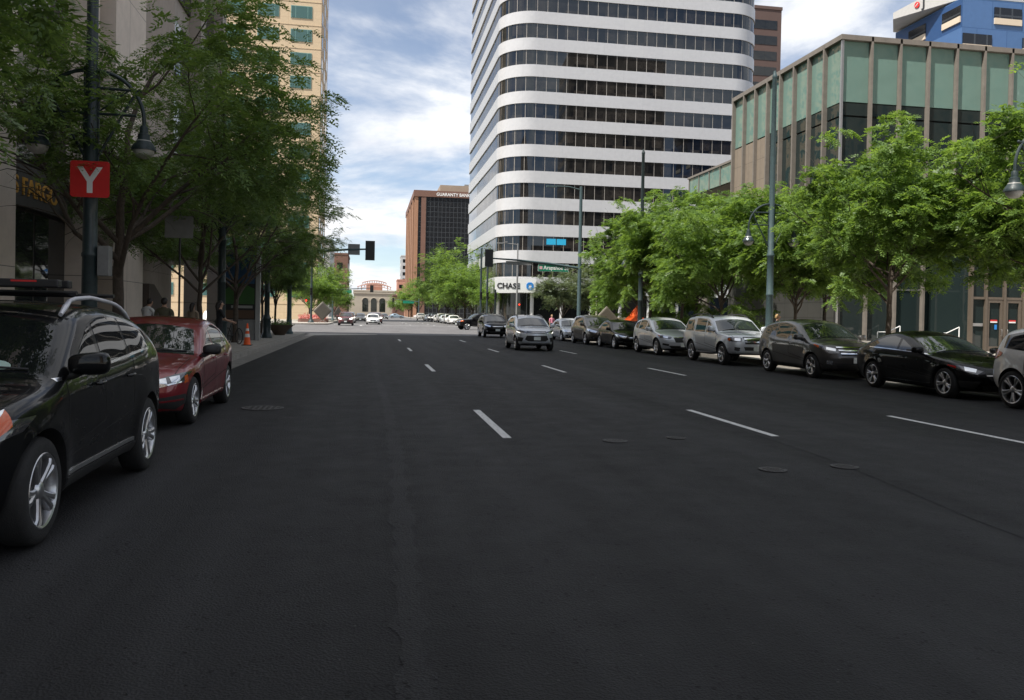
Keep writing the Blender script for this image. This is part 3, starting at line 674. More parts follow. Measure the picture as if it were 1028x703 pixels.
def grey_cross():
    c=Car(CROSS,M['p_grey'],'parked_suv',(13.22,22.95,0),0,'charcoal grey SUV between the black sedan and the boxy silver SUV','suv','cars parked at the right kerb')
    c.windows([(1.15,2.12),(2.22,3.06),(3.13,3.72)],marg=.075,trim=None); c.screen(1.06,1.9,m=M['treescreen']); c.screen(4.34,4.05,rear=True)
    std_doors(c,[(1.35,.42),(2.18,.40),(3.1,.7)],.4,M['p_grey'],.94,[2.0,2.95])
    front_face(c,[([(.12,.48,.86),(.18,.5,.72),(.5,.84,.82),(.82,.90,.98),(.5,.84,.95),(.25,.6,.90)],'lamp')],[(-.50,.90),(.50,.90),(.44,.66),(-.44,.66)],gm='blackplastic',
       bars=[([(-.5,.90),(.5,.90),(.49,.865),(-.49,.865)],'chrome'),([(-.48,.82),(.48,.82),(.47,.785),(-.47,.785)],'chrome'),([(-.46,.74),(.46,.74),(.45,.705),(-.45,.705)],'chrome')],
       lower=[(-.6,.46),(.6,.46),(.5,.30),(-.5,.30)],fog=([(.64,.52),(.76,.53),(.76,.43),(.65,.42)],'lampbright'),plate=.54,
       bright=[[(.2,.56,.86),(.22,.56,.78),(.4,.74,.82),(.4,.74,.90)]],amber=[(.6,.86,.86),(.8,.90,.94),(.78,.90,.97),(.58,.86,.92)])
    mb=MB()
    rear_face(c,[(4.05,.78,1.5),(4.2,.72,1.45),(4.5,.72,.98),(4.3,.86,.95)],.8); c.mirror(1.45,1.14,M['p_grey'],.26,.17)
    c.side('lower_cladding',[(1.3,.36),(3.2,.36),(3.2,.24),(1.3,.24)],M['blackplastic'],off=.008,nmin=0); return c
def boxy_silver():
    c=Car(BOXY,M['p_silver'],'parked_suv',(13.22,29.05,0),0,'tall boxy silver SUV with roof rack and running boards at the right kerb','suv','cars parked at the right kerb')
    dress_boxy(c,M['p_silver']); return c
def dress_boxy(c,pm,amb=None):
    c.windows([(1.42,2.34),(2.44,3.36)],marg=.085,trim=None); 
    c.side('rear_side_window',[(3.50,float(c.belt(3.5))+.03),(3.64,1.58),(4.30,1.55),(4.42,float(c.belt(4.4))+.03)],M['glass'],off=.003)
    c.screen(1.36,1.98,m=M['treescreen']); c.screen(4.68,4.50,rear=True)
    std_doors(c,[(1.38,.5),(2.39,.48),(3.42,.8)],.48,pm,1.0,[2.2,3.25])
    front_face(c,[([(.10,.52,.98),(.12,.54,.82),(.40,.88,.84),(.46,.90,.97),(.3,.84,1.0)],'lamp')],[(-.48,1.0),(.48,1.0),(.44,.76),(-.44,.76)],
       bars=[([(-.46,.96),(.46,.96),(.46,.90),(-.46,.90)],'chrome'),([(-.45,.86),(.45,.86),(.45,.81),(-.45,.81)],'chrome')],lower=[(-.48,.66),(.48,.66),(.44,.54),(-.44,.54)],
       fog=([(.60,.64),(.78,.66),(.78,.54),(.62,.52)],'lamp'),bright=[[(.14,.58,.96),(.14,.58,.86),(.26,.74,.86),(.26,.74,.96)]],amber=amb or [(.34,.86,.86),(.45,.905,.88),(.45,.905,.95),(.34,.86,.95)],plate=.60)
    rear_face(c,[(4.62,.86,1.14),(4.74,.74,1.12),(4.74,.74,.84),(4.6,.9,.84)],.9); c.mirror(1.62,1.26,pm,.26,.2); c.rails(2.2,4.4,M['black'],h=.07)
    for sd in (-1,1):
        mb=MB(); mb.tube([(sd*.80,c.wy(1.45),.40),(sd*.98,c.wy(1.62),.38),(sd*.98,c.wy(3.0),.38),(sd*.80,c.wy(3.18),.40)],.045,10); mb.build('running_board',M['blackplastic'],c.root,50)
    x=.95; mb=MB(); mb.box((-.28,c.wy(.75),float(c.zt(.75))-.03),(.28,c.wy(1.2),float(c.zt(1.1))+.035)); mb.build('hood_scoop',pm,c.root,bevel=.015)
def silver_cross():
    c=Car(mk(SUV,L=4.63,W=1.88),M['p_silver'],'parked_suv',(13.22,35.72,0),0,'rounded silver SUV beside the orange road work sign','suv','cars parked at the right kerb')
    c.windows([(1.42,2.36),(2.46,3.34),(3.42,3.98)],trim=None,marg=.08); c.screen(1.30,2.10,m=M['skyscreen']); c.screen(4.47,4.20,rear=True)
    std_doors(c,[(1.55,.42),(2.41,.42),(3.38,.72)],.42,M['p_silver'],.94,[2.22,3.2])
    front_face(c,[([(.12,.50,.82),(.2,.56,.70),(.58,.86,.76),(.80,.91,.88),(.5,.84,.88)],'lamp')],[(-.42,.80),(.42,.80),(.36,.58),(-.36,.58)],bars=[([(-.42,.80),(.42,.80),(.42,.775),(-.42,.775)],'chrome')],
      lower=[(-.62,.44),(.62,.44),(.5,.32),(-.5,.32)],fog=([(.6,.5),(.82,.54),(.82,.46),(.62,.42)],'blackplastic'),plate=.47,emb=.69,bright=[[(.26,.62,.83),(.28,.64,.75),(.44,.78,.77),(.44,.78,.85)]],
      amber=[(.62,.885,.79),(.8,.915,.87),(.76,.91,.90),(.6,.88,.88)])
    rear_face(c,[(4.1,.78,1.5),(4.25,.7,1.42),(4.6,.66,.98),(4.4,.86,.92)],.82); c.mirror(1.66,1.12,M['p_silver'],.26,.17)
    c.side('lower_cladding',[(1.3,.36),(3.2,.36),(3.2,.26),(1.3,.26)],M['blackplastic'],off=.008,nmin=0); return c
def small_black():
    c=Car(mk(SEDAN,L=4.6,W=1.80,wb=2.68),M['p_black'],'parked_sedan',(13.22,42.1,0),0,'black sedan between the orange road work sign and the bronze minivan','sedan','cars parked at the right kerb')
    dress_sedan(c,M['p_black'],M['glass']); return c
def dress_sedan(c,pm,scr=None,lit=False):
    c.windows([(1.46,2.40),(2.50,3.30)],marg=.075,trim=None); c.screen(1.30,2.12,m=scr or M['screen']); c.screen(4.18,3.72,rear=True)
    std_doors(c,[(1.52,.38),(2.45,.36),(3.38,.62)],.36,pm,.85,[2.26,3.2])
    lm='lamplit' if lit else 'lampbright'
    front_face(c,[([(.12,.46,.64),(.16,.52,.55),(.50,.84,.62),(.74,.90,.75),(.45,.82,.74)],lm)],[(-.40,.66),(.40,.66),(.34,.48),(-.34,.48)],
       bars=[([(-.40,.60),(.40,.60),(.40,.575),(-.40,.575)],'chrome')],lower=[(-.6,.36),(.6,.36),(.5,.25),(-.5,.25)],fog=([(.62,.40),(.78,.41),(.78,.32),(.64,.31)],'lamp'),plate=.42)
    rear_face(c,[(4.3,.80,.99),(4.52,.5,.93),(4.54,.5,.80),(4.35,.82,.80)],.72); c.mirror(1.62,1.0,pm,.24,.15)
def bronze_van():
    c=Car(VAN,M['p_bronze'],'parked_minivan',(13.24,47.75,0),0,'dark bronze minivan behind the black sedan at the right kerb','minivan','cars parked at the right kerb')
    c.windows([(1.05,2.2),(2.32,3.3),(3.42,4.4)],marg=.09,trim=None); c.screen(.98,1.95,m=M['treescreen']); c.screen(4.82,4.52,rear=True)
    std_doors(c,[(1.3,.42),(2.26,.4),(3.36,.5)],.42,M['p_bronze'],.95,[2.1,2.5])
    front_face(c,[([(.12,.5,.84),(.16,.54,.70),(.52,.9,.78),(.82,.95,.94),(.5,.88,.92)],'lampbright')],[(-.46,.84),(.46,.84),(.4,.62),(-.4,.62)],bars=[([(-.46,.78),(.46,.78),(.45,.74),(-.45,.74)],'chrome')],
      lower=[(-.6,.42),(.6,.42),(.5,.28),(-.5,.28)],fog=([(.64,.46),(.78,.47),(.78,.38),(.66,.37)],'lamp'),plate=.5)
    rear_face(c,[(4.7,.85,1.3),(4.9,.72,1.2),(4.95,.72,.9),(4.75,.9,.9)],.8); c.mirror(1.35,1.16,M['p_bronze'],.26,.18); return c
def silver_far():
    c=Car(SEDAN,M['p_silver'],'parked_sedan',(13.20,53.75,0),0,'silver sedan, last parked car before the crossing','sedan','cars parked at the right kerb')
    dress_sedan(c,M['p_silver'],M['treescreen']); return c
def pale_rear():
    c=Car(mk(SUV,L=4.45,W=1.84,rim=.74),M['p_lightgrey'],'parked_suv',(13.08,12.62,0),0,'pale grey SUV cut off by the photo edge, its red tail lamp showing','suv','cars parked at the right kerb')
    c.windows([(1.42,2.3),(2.4,3.25),(3.34,3.9)],trim=None); c.screen(1.3,2.1); c.screen(4.30,4.05,rear=True)
    std_doors(c,[(1.5,.42),(2.35,.42),(3.3,.7)],.42,M['p_lightgrey'],.94,[2.15,3.1])
    c.oblique('taillight',[(3.92,.88,1.06),(4.15,.84,1.13),(4.42,.62,1.08),(4.44,.60,.95),(4.2,.88,.93),(3.98,.91,1.0)],(.75,.7,.1),M['tail'],rear=True,off=.008)
    front_face(c,[([(.12,.50,.82),(.2,.56,.70),(.58,.86,.76),(.80,.91,.88),(.5,.84,.88)],'lamp')],[(-.42,.80),(.42,.80),(.36,.58),(-.36,.58)],plate=.47)
    c.plate(.78,True); c.mirror(1.6,1.12,M['p_lightgrey'])
    c.side('lower_cladding',[(1.3,.36),(3.2,.36),(3.2,.26),(1.3,.26)],M['blackplastic'],off=.008,nmin=0); return c
def silver_moving():
    c=Car(SMALL,M['p_silver'],'small_suv',(7.55,38.95,0),R(0),'small silver SUV driving towards us ahead of the black SUV','suv')
    c.windows([(1.1,1.98),(2.08,2.9),(2.98,3.5)],trim=None,marg=.075); c.screen(.96,1.70); c.screen(4.08,3.85,rear=True)
    std_doors(c,[(1.2,.42),(2.03,.42),(2.95,.7)],.42,M['p_silver'],.94,[1.86,2.76])
    front_face(c,[([(.10,.42,.86),(.12,.44,.78),(.5,.80,.84),(.74,.87,.97),(.4,.76,.95)],'lamp')],[(-.46,.90),(.46,.90),(.42,.80),(-.42,.80)],
      bars=[([(-.40,.855),(.40,.855),(.40,.84),(-.40,.84)],'chrome')],lower=[(-.46,.70),(.46,.70),(.54,.52),(.40,.44),(-.40,.44),(-.54,.52)],
      fog=([(.60,.60),(.82,.62),(.82,.44),(.66,.42)],'blackplastic'),plate=.57,
      bright=[[(.14,.46,.80),(.14,.47,.775),(.5,.80,.82),(.5,.80,.86)]])
    c.oblique('daytime_lamp',[(.40,.72,.80),(.62,.85,.855),(.62,.85,.885),(.40,.72,.83)],(.5,-1,0),M['lamplit'],off=.012)
    c.front('skid_trim',[(-.70,.375),(.70,.375),(.60,.325),(-.60,.325)],M['steel'],off=.012)
    rear_face(c,[(3.9,.8,1.2),(4.15,.6,1.15),(4.2,.6,.9),(4.0,.84,.9)],.8); c.mirror(1.28,1.14,M['p_silver'],.24,.17); c.rails(1.75,3.7,M['black'],h=.045); return c
def black_moving():
    c=Car(mk(CROSS,L=4.72,W=1.88,H=1.68),M['p_black'],'large_suv',(8.95,59.9,0),0,'black SUV driving towards us just behind the small silver SUV','suv')
    c.windows([(1.15,2.12),(2.22,3.06),(3.13,3.72)],marg=.075,trim=None); c.screen(1.06,1.9); c.screen(4.34,4.05,rear=True)
    std_doors(c,[(1.35,.42),(2.18,.40)],.4,M['p_black'],.94,[2.0,2.95])
    front_face(c,[([(.12,.5,.86),(.18,.52,.74),(.5,.84,.84),(.72,.90,.96),(.4,.8,.94)],'lampbright')],[(-.40,.90),(.40,.90),(.34,.66),(-.34,.66)],bars=[([(-.36,.80),(.36,.80),(.36,.77),(-.36,.77)],'chrome')],
      lower=[(-.6,.46),(.6,.46),(.5,.30),(-.5,.30)],fog=([(.64,.50),(.78,.51),(.78,.42),(.66,.41)],'lampbright'),plate=.54)
    rear_face(c,[(4.05,.78,1.5),(4.2,.72,1.45),(4.6,.72,.98),(4.4,.86,.95)],.8); c.mirror(1.45,1.14,M['p_black'],.26,.17); return c
def black_turning():
    c=Car(mk(BOXY,H=1.78,spokes=6),M['p_black'],'pickup_style_suv',(11.35,87.2,0),R(-76),'black off-road SUV turning left across the crossing','suv')
    dress_boxy(c,M['p_black'],amb=[(.22,.80,.84),(.5,.915,.86),(.5,.915,.99),(.22,.80,.97)]); return c
def far_cars():
    """simple-bodied cars far beyond the crossing: one of each kind, then copies with their own paint"""
    def recolour(root,pm):
        for ch in root.children:
            if ch.type=='MESH' and ch.name.startswith('body'):
                ch.data=ch.data.copy(); ch.data.materials[0]=pm
    w=Car(SEDAN,M['p_white'],'white_sedan',(.55,115.2,0),0,'white sedan driving towards us beyond the crossing','sedan'); dress_sedan(w,M['p_white'],M['screen'])
    m=Car(mk(CROSS),M['p_maroon'],'red_suv',(-2.75,102.6,0),0,'maroon SUV with lit headlamps coming down the left lane','suv')
    m.windows([(1.15,2.12),(2.22,3.06),(3.13,3.72)],marg=.075,trim=None); m.screen(1.06,1.9)
    front_face(m,[([(.12,.5,.88),(.18,.52,.72),(.5,.84,.80),(.72,.90,.96),(.4,.8,.96)],'lamplit')],[(-.40,.90),(.40,.90),(.34,.62),(-.34,.62)],lower=[(-.6,.5),(.6,.5),(.5,.30),(-.5,.30)],plate=.5); m.mirror(1.45,1.14,M['p_maroon'],.26,.17); m.rails(1.9,3.9,M['steel'])
    j=Car(mk(BOXY),M['p_silverwarm'],'tall_suv',(12.0,196,0),0,'tan and silver off-road car in the far right lane','suv'); dress_boxy(j,M['p_silverwarm'])
    spots=[(w,13.25,131,M['p_white'],'white sedan, first parked car beyond the crossing','sedan'),(m,13.3,138.5,M['p_white'],'white SUV parked second beyond the crossing','suv'),(w,13.25,145.5,M['p_silver'],'silver sedan parked third beyond the crossing','sedan'),
     (j,13.3,153,M['p_silverwarm'],'tall tan SUV parked fourth beyond the crossing','suv'),(w,13.25,161,M['p_silverwarm'],'tan sedan parked fifth beyond the crossing','sedan'),(m,13.3,169,M['p_black'],'black SUV parked sixth beyond the crossing','suv'),
     (m,13.3,178,M['p_grey'],'dark grey SUV parked seventh beyond the crossing','suv'),(w,13.25,187,M['p_white'],'white sedan parked eighth beyond the crossing','sedan')]
    for src,x,y,pm,lb,cat in spots:
        c=copy_tree(src.root); c.location=(x,y,0); recolour(c,pm); c['label']=lb; c['category']=cat; c['group']='cars parked beyond the crossing'
    mv=[(m,-2.9,127,0,M['p_white'],'white-roofed SUV following the maroon SUV','suv'),(w,-1.5,150,0,M['p_grey'],'grey sedan between the maroon SUV and the white sedan','sedan'),(m,.6,158,0,M['p_maroon'],'dark red SUV far behind the white sedan','suv'),
        (m,1.1,128,0,M['p_maroon'],'reddish SUV close behind the white sedan','suv'),(w,3.9,215,0,M['p_grey'],'dark sedan far down the middle lane','sedan'),(w,8.5,262,R(86),M['p_blue'],'pale blue sedan crossing the street far away','sedan'),(w,16.5,268,R(94),M['p_white'],'white sedan crossing the street far away','sedan'),
        (m,-12.3,71.5,R(180),M['p_white'],'white SUV seen from behind past the left corner','suv')]
    for src,x,y,rz,pm,lb,cat in mv:
        c=copy_tree(src.root); c.location=(x,y,0); c.rotation_euler=(0,0,rz); recolour(c,pm); c['label']=lb; c['category']=cat
        if 'group' in c: del c['group']
        c['group']='traffic beyond the crossing'
M['darkscreen']=glassmat('windscreen_dark',(.008,.009,.01),.012,1.42)
M['skyscreen']=glassmat('windscreen_sky_tint',(.03,.04,.042),.012,2.3)
M['treescreen']=glassmat('windscreen_plain',(.022,.03,.026),.012,1.9)
# ------------------------------------------------------------------ trees
def nrand(r,k=1.): return Vector((r.gauss(0,k),r.gauss(0,k),r.gauss(0,k)))
def tree_mesh(seed,H=8.,spread=3.6,trunk=2.3,fronds=11000,fl=.20,leaf=M['leaf'],tr=.11,levels=3,lean=(0,0),upright=.55,droop=.35,nlimb=6,name='tree',flat=.35,lw=.21,prune=None):
    r=random.Random(seed); nr=np.random.RandomState(seed); wood=MB(); twigs=[]
    def grow(p,d,l,rad,lev):
        n=6; pts=[p.copy()]; rr=[rad]; dirs=[]
        for i in range(n):
            d=(d+nrand(r,.10+.03*lev)+Vector((0,0,.06 if lev<2 else -.05*droop*2))).normalized()
            p=p+d*(l/n); pts.append(p.copy()); rr.append(rad*(1-.72*(i+1)/n)); dirs.append(d.copy())
        if lev<=2 or rad>.006: wood.tube(pts,rr,7 if lev==1 else 5 if lev==2 else 3,cap=False)
        if lev>=2: twigs.append((pts,lev))
        if lev<levels+1:
            k={1:6,2:5,3:4}.get(lev,0)
            if lev==levels: k=3
            for j in range(k):
                t=.30+.70*(j+r.random()*.8)/k; i=min(n-1,int(t*n)); q=pts[i].lerp(pts[i+1],t*n-i) if t<1 else pts[-1]
                a=dirs[i]; side=a.cross(Vector((0,0,1))); side=side.normalized() if side.length>.1 else Vector((1,0,0))
                nd=(a*.62+side*r.choice((-1,1))*(.55+.3*r.random())+Vector((0,0,r.uniform(-.10,.28)))+nrand(r,.15)).normalized()
                grow(q,nd,l*r.uniform(.48,.66),rad*(1-.72*t)*.62,lev+1)
    tp=[Vector((0,0,-.05)),Vector((0,0,.12))]; rr=[tr*1.55,tr*1.12]; q=Vector((0,0,.12)); n=7
    for i in range(n):
        q=q+Vector((r.gauss(0,.02)+lean[0]/n,r.gauss(0,.02)+lean[1]/n,(trunk-.12)/n)); tp.append(q.copy()); rr.append(tr*(1-.25*(i+1)/n))
    wood.tube(tp,rr,12)
    L0=math.hypot(spread,(H-trunk)*.7)*.80
    for i in range(nlimb):
        a=2*math.pi*(i+r.random()*.6)/nlimb; u=upright*(.6+.9*r.random())
        st=tp[-1-(i%3)]
        grow(st,Vector((math.cos(a),math.sin(a),.35+u*1.5)).normalized(),L0*r.uniform(.8,1.1),tr*.48,1)
    grow(tp[-1],Vector((r.gauss(0,.1),r.gauss(0,.1),1)).normalized(),(H-trunk)*.72,tr*.7,1)
    # leaves: compound fronds along the twigs
    P=[];D=[]
    segs=[(a,b,1.0 if lev>2 else .45) for pts,lev in twigs for a,b in zip(pts[1:-1],pts[2:])]
    ln=np.array([(b-a).length*w for a,b,w in segs]); pr=ln/ln.sum(); pick=nr.choice(len(segs),fronds,p=pr)
    A=np.array([s[0][:] for s in segs])[pick]; B=np.array([s[1][:] for s in segs])[pick]; t=nr.rand(fronds,1); P=A+(B-A)*t
    D=(B-A); D/=np.linalg.norm(D,axis=1,keepdims=True)
    if prune is not None:
        keep=~(prune(P)); P,D=P[keep],D[keep]; fronds=len(P)
    ang=nr.rand(fronds)*2*np.pi; hv=np.stack([np.cos(ang),np.sin(ang),nr.normal(0,.25,fronds)],1); D=D*.6+hv*.85; D/=np.linalg.norm(D,axis=1,keepdims=True)
    Nn=np.stack([nr.normal(0,flat,fronds),nr.normal(0,flat,fronds),np.ones(fronds)],1); Sd=np.cross(D,Nn); Sd/=np.linalg.norm(Sd,axis=1,keepdims=True); Nn=np.cross(Sd,D)
    Lf=fl*nr.uniform(.7,1.3,(fronds,1)); V=[]
    lp=[(.22,1),(.22,-1),(.48,1),(.48,-1),(.72,1),(.72,-1),(.9,1),(.9,-1),(1.0,0)]
    for tt,sd in lp:
        base=P+D*Lf*tt-np.array([0,0,1])*Lf*(tt**2)*droop
        ld=D*(.62 if sd else 1.)+Sd*sd*.85-np.array([0,0,1])*.25*droop+nr.normal(0,.12,(fronds,3)); ld/=np.linalg.norm(ld,axis=1,keepdims=True)
        l=Lf*.36*nr.uniform(.8,1.2,(fronds,1)); wv=np.cross(Nn,ld); wv/=np.linalg.norm(wv,axis=1,keepdims=True)+1e-6; w=l*lw
        V.append(np.stack([base,base+ld*l*.45+wv*w,base+ld*l,base+ld*l*.45-wv*w],1))
    V=np.concatenate(V,0); nf=len(V); V=V.reshape(-1,3)
    me=bpy.data.meshes.new('crown'); me.vertices.add(nf*4); me.vertices.foreach_set('co',V.ravel()); me.loops.add(nf*4); me.loops.foreach_set('vertex_index',np.arange(nf*4,dtype=np.int32))
    me.polygons.add(nf); me.polygons.foreach_set('loop_start',np.arange(0,nf*4,4,dtype=np.int32)); me.update(calc_edges=True); me.materials.append(leaf)
    return wood,me
def make_tree(seed,loc,rz,sc,label,group,**k):
    wood,me=tree_mesh(seed,**k); e=empty('street_tree',loc,rz); e.scale=(sc,sc,sc); tag(e,label,'tree',group)
    wood.build('trunk',M['bark'],e,60,fix=False); link('crown',me,e); return e
def tree_copy(src,loc,rz,sc,label,group,zs=None):
    c=copy_tree(src); c.location=loc; c.rotation_euler=(0,0,rz); c.scale=(sc,sc,zs or sc); c['label']=label; c['group']=group; return c
def shrub(seed,loc,size,label,group,leaf,n=2600):
    nr=np.random.RandomState(seed); u=nr.normal(0,1,(n,3)); u/=np.linalg.norm(u,axis=1,keepdims=True); rad=nr.uniform(.55,1.0,(n,1))**.5
    bump=1+.22*np.sin(u[:,:1]*4+seed)+.18*np.sin(u[:,1:2]*5+seed*2)
    P=u*rad*bump*np.array(size)*.5; P[:,2]+=size[2]*.5; P=P[P[:,2]>.02]; n=len(P)
    d=nr.normal(0,1,(n,3)); d/=np.linalg.norm(d,axis=1,keepdims=True); e=np.cross(d,nr.normal(0,1,(n,3))); e/=np.linalg.norm(e,axis=1,keepdims=True)
    l=nr.uniform(.06,.13,(n,1)); V=np.stack([P,P+d*l*.5+e*l*.28,P+d*l,P+d*l*.5-e*l*.28],1).reshape(-1,3)
    me=bpy.data.meshes.new('foliage'); me.from_pydata(V.tolist(),[],np.arange(4*n).reshape(-1,4).tolist()); me.materials.append(leaf)
    r=empty('shrub',loc); tag(r,label,'shrub',group); link('foliage',me,r)
    mb=MB(); 
    for i in range(7): 
        a=i*.9; mb.tube([(0,0,-.02),(size[0]*.15*math.cos(a),size[1]*.15*math.sin(a),size[2]*.4),(size[0]*.3*math.cos(a),size[1]*.3*math.sin(a),size[2]*.75)],[.02,.014,.006],5)
    mb.build('stem',M['bark'],r,60,fix=False); return r
# ------------------------------------------------------------------ people
M['skin']=mat('skin',(.42,.25,.17),.55); M['hair_dark']=mat('dark_hair',(.016,.011,.009),.5); M['hair_blond']=mat('blond_hair',(.42,.27,.12),.5)
def cloth(n,c): 
    M[n]=mat(n,c,.85,var=.12,scale=14,bump=.2,bscale=120); return M[n]
cloth('shirt_white',(.66,.66,.66)); cloth('shirt_olive',(.085,.08,.05)); cloth('shirt_black',(.015,.015,.017)); cloth('shirt_tan',(.30,.235,.17)); cloth('shirt_pink',(.62,.22,.30)); cloth('jeans',(.035,.05,.10)); cloth('trousers_dark',(.02,.02,.024)); cloth('shirt_blue',(.16,.22,.32)); cloth('shoe',(.03,.028,.026))
def person(loc,rz,label,shirt,legs,hair,h=1.72,female=False,stride=.0,arms=((.08,.1),(.08,.1)),headturn=0,lean=0,sleeve=.55,group=None,longhair=False,phone=False):
    """one continuous skinned body, nose towards -Y; arms: (upper arm swing forward, elbow bend) in radians for each side"""
    k=h/1.75; root=empty('person',loc,rz); tag(root,label,'person',group)
    V=[];E=[];RD=[];Zn=[]
    def v(p,r,z,par=None):
        V.append(Vector(p)*k); RD.append((r*k if not hasattr(r,'__len__') else (r[0]*k,r[1]*k))); Zn.append(z)
        if par is not None:E.append((par,len(V)-1))
        return len(V)-1
    sw=.185 if female else .205; hw=.095
    pel=v((0,0,.95),(.155,.115) if not female else (.165,.125),'leg')
    wa=v((0,-.01-lean*.1,1.12),(.135,.10) if not female else (.115,.09),'shirt',pel); ch=v((0,-lean*.25,1.32),(.165,.115) if not female else (.145,.11),'shirt',wa)
    nb=v((0,.01-lean*.34,1.46),(.085,.075),'shirt',ch); nk=v((0,-.0-lean*.4,1.53),.052,'skin',nb)
    hd0=v((0,-.022-lean*.5,1.60),(.066,.078),'skin',nk); hd=v((0,-.022-lean*.52,1.67),(.074,.090),'skin',hd0); hd2=v((0,-.008-lean*.54,1.73),(.058,.07),'skin',hd)
    hands=[]
    for sd,(a,b) in ((1,arms[0]),(-1,arms[1])):
        s=v((sd*sw,.01-lean*.28,1.425),.058,'shirt',nb); A=Vector((sd*.035,-math.sin(a)*.29,-math.cos(a)*.29)); e=Vector((sd*sw,.01-lean*.28,1.425))+A
        e_=v(e,.043,'shirt' if sleeve>.9 else 'skin',None); 
        m=v((Vector((sd*sw,.01-lean*.28,1.425))+A*.55),.050,'shirt',s); E.append((m,e_))
        f=Vector((-sd*.01,-math.sin(a+b)*.25,-math.cos(a+b)*.25)); w=e+f; w_=v(w,.028,'skin',e_)
        fd=f.normalized(); p_=v(w+fd*.085,(.040,.018),'skin',w_); hands.append((w,fd,sd))
    for sd in (1,-1):
        st=stride*sd; hp=v((sd*hw,0,.90),.092,'leg',pel)
        th=v((sd*hw*1.02,-.5*st,.70),.080,'leg',hp); kn=v((sd*hw,-.9*st-.02,.49),.058,'leg',th); cf=v((sd*hw,-1.15*st+.02+max(0,-st)*.25,.30),.054,'leg',kn)
        an=v((sd*hw,-1.5*st+.03+max(0,-st)*.5,.085+max(0,-st)*.12),.038,'leg',cf); to=v((sd*hw*1.1,-1.5*st-.13+max(0,-st)*.5,.035+max(0,-st)*.03),.034,'shoe',an)
    me=bpy.data.meshes.new('b'); me.from_pydata([x[:] for x in V],E,[]); o=bpy.data.objects.new('b',me); COL.objects.link(o)
    sk=o.modifiers.new('s','SKIN'); sk.use_smooth_shade=True
    for i,x in enumerate(me.skin_vertices[0].data):
        q=RD[i]; x.radius=q if hasattr(q,'__len__') else (q,q); x.use_root=(i==pel)
    su=o.modifiers.new('u','SUBSURF'); su.levels=1
    b=evaluated(o,'body'); bpy.data.objects.remove(o); bpy.data.meshes.remove(me)
    bm=bmesh.new(); bm.from_mesh(b); b.materials.clear()
    mats=[M['skin'],shirt,legs,M['shoe']]; zi={'skin':0,'shirt':1,'leg':2,'shoe':3}
    Va=np.array([x[:] for x in V])
    # fingers and thumb grown from each palm, joined into the body mesh
    mb=MB()
    for w,fd,sd in hands:
        side=Vector((0,0,1)).cross(fd); side=side.normalized() if side.length>.2 else Vector((0,1,0))
        side=Vector((0,1,0)) if abs(fd.y)<.7 else Vector((0,0,1)); side=(side-fd*side.dot(fd)).normalized(); inn=Vector((-sd,0,0))
        for j,(off,ln) in enumerate(((-.030,.068),(-.010,.078),(.010,.074),(.028,.058))):
            p=w+fd*.085+side*off; mb.tube([(p+fd*0)*k,(p+fd*ln*.5+inn*.008)*k,(p+fd*ln*.85+inn*.026)*k],[.0085*k,.008*k,.006*k],6)
        p=w+fd*.035-side*.03; mb.tube([p*k,(p-side*.025+fd*.03+inn*.01)*k,(p-side*.03+fd*.06+inn*.02)*k],[.011*k,.0095*k,.007*k],6)
    nose=(0,-.022-lean*.52-.088,1.655); mb.ball(Vector(nose)*k,(.012*k,.018*k,.020*k),8,6)
    for sd in (1,-1): mb.ball(Vector((sd*.073,-.012-lean*.52,1.665))*k,(.012*k,.022*k,.032*k),8,6); 
    t=bpy.data.meshes.new('t'); t.from_pydata(mb.v,[],mb.f); bm.from_mesh(t); bpy.data.meshes.remove(t)
    bm.to_mesh(b); bm.free()
    for m_ in mats: b.materials.append(m_)
    mi=[]
    for p in b.polygons:
        d=np.linalg.norm(Va-np.array(p.center[:]),axis=1)
        z=Zn[int(d.argmin())]; mi.append(zi[z])
    b.polygons.foreach_set('material_index',mi); b.polygons.foreach_set('use_smooth',[True]*len(b.polygons))
    body=link('body',b,root)
    hb=MB(); c=Vector((0,.004-lean*.54,1.695))*k
    hb.ball(c,(.084*k,.098*k,.085*k),16,10)
    keep=[(x,y+ (.02*k if z<c.z else 0),z) for x,y,z in hb.v]; hb.v=[(x,max(y,c.y-.075*k+ (c.z+.05*k-z)*.9) if z<c.z+.05*k else y,z-(.03*k if y>c.y and z<c.z else 0)) for x,y,z in keep]
    if longhair: hb.tube([c+Vector((0,.05*k,0)),c+Vector((0,.085*k,-.12*k)),c+Vector((0,.09*k,-.26*k))],[.07*k,.075*k,.04*k],12,sx=1.2)
    hb.build('hair',hair,root,60)
    return root
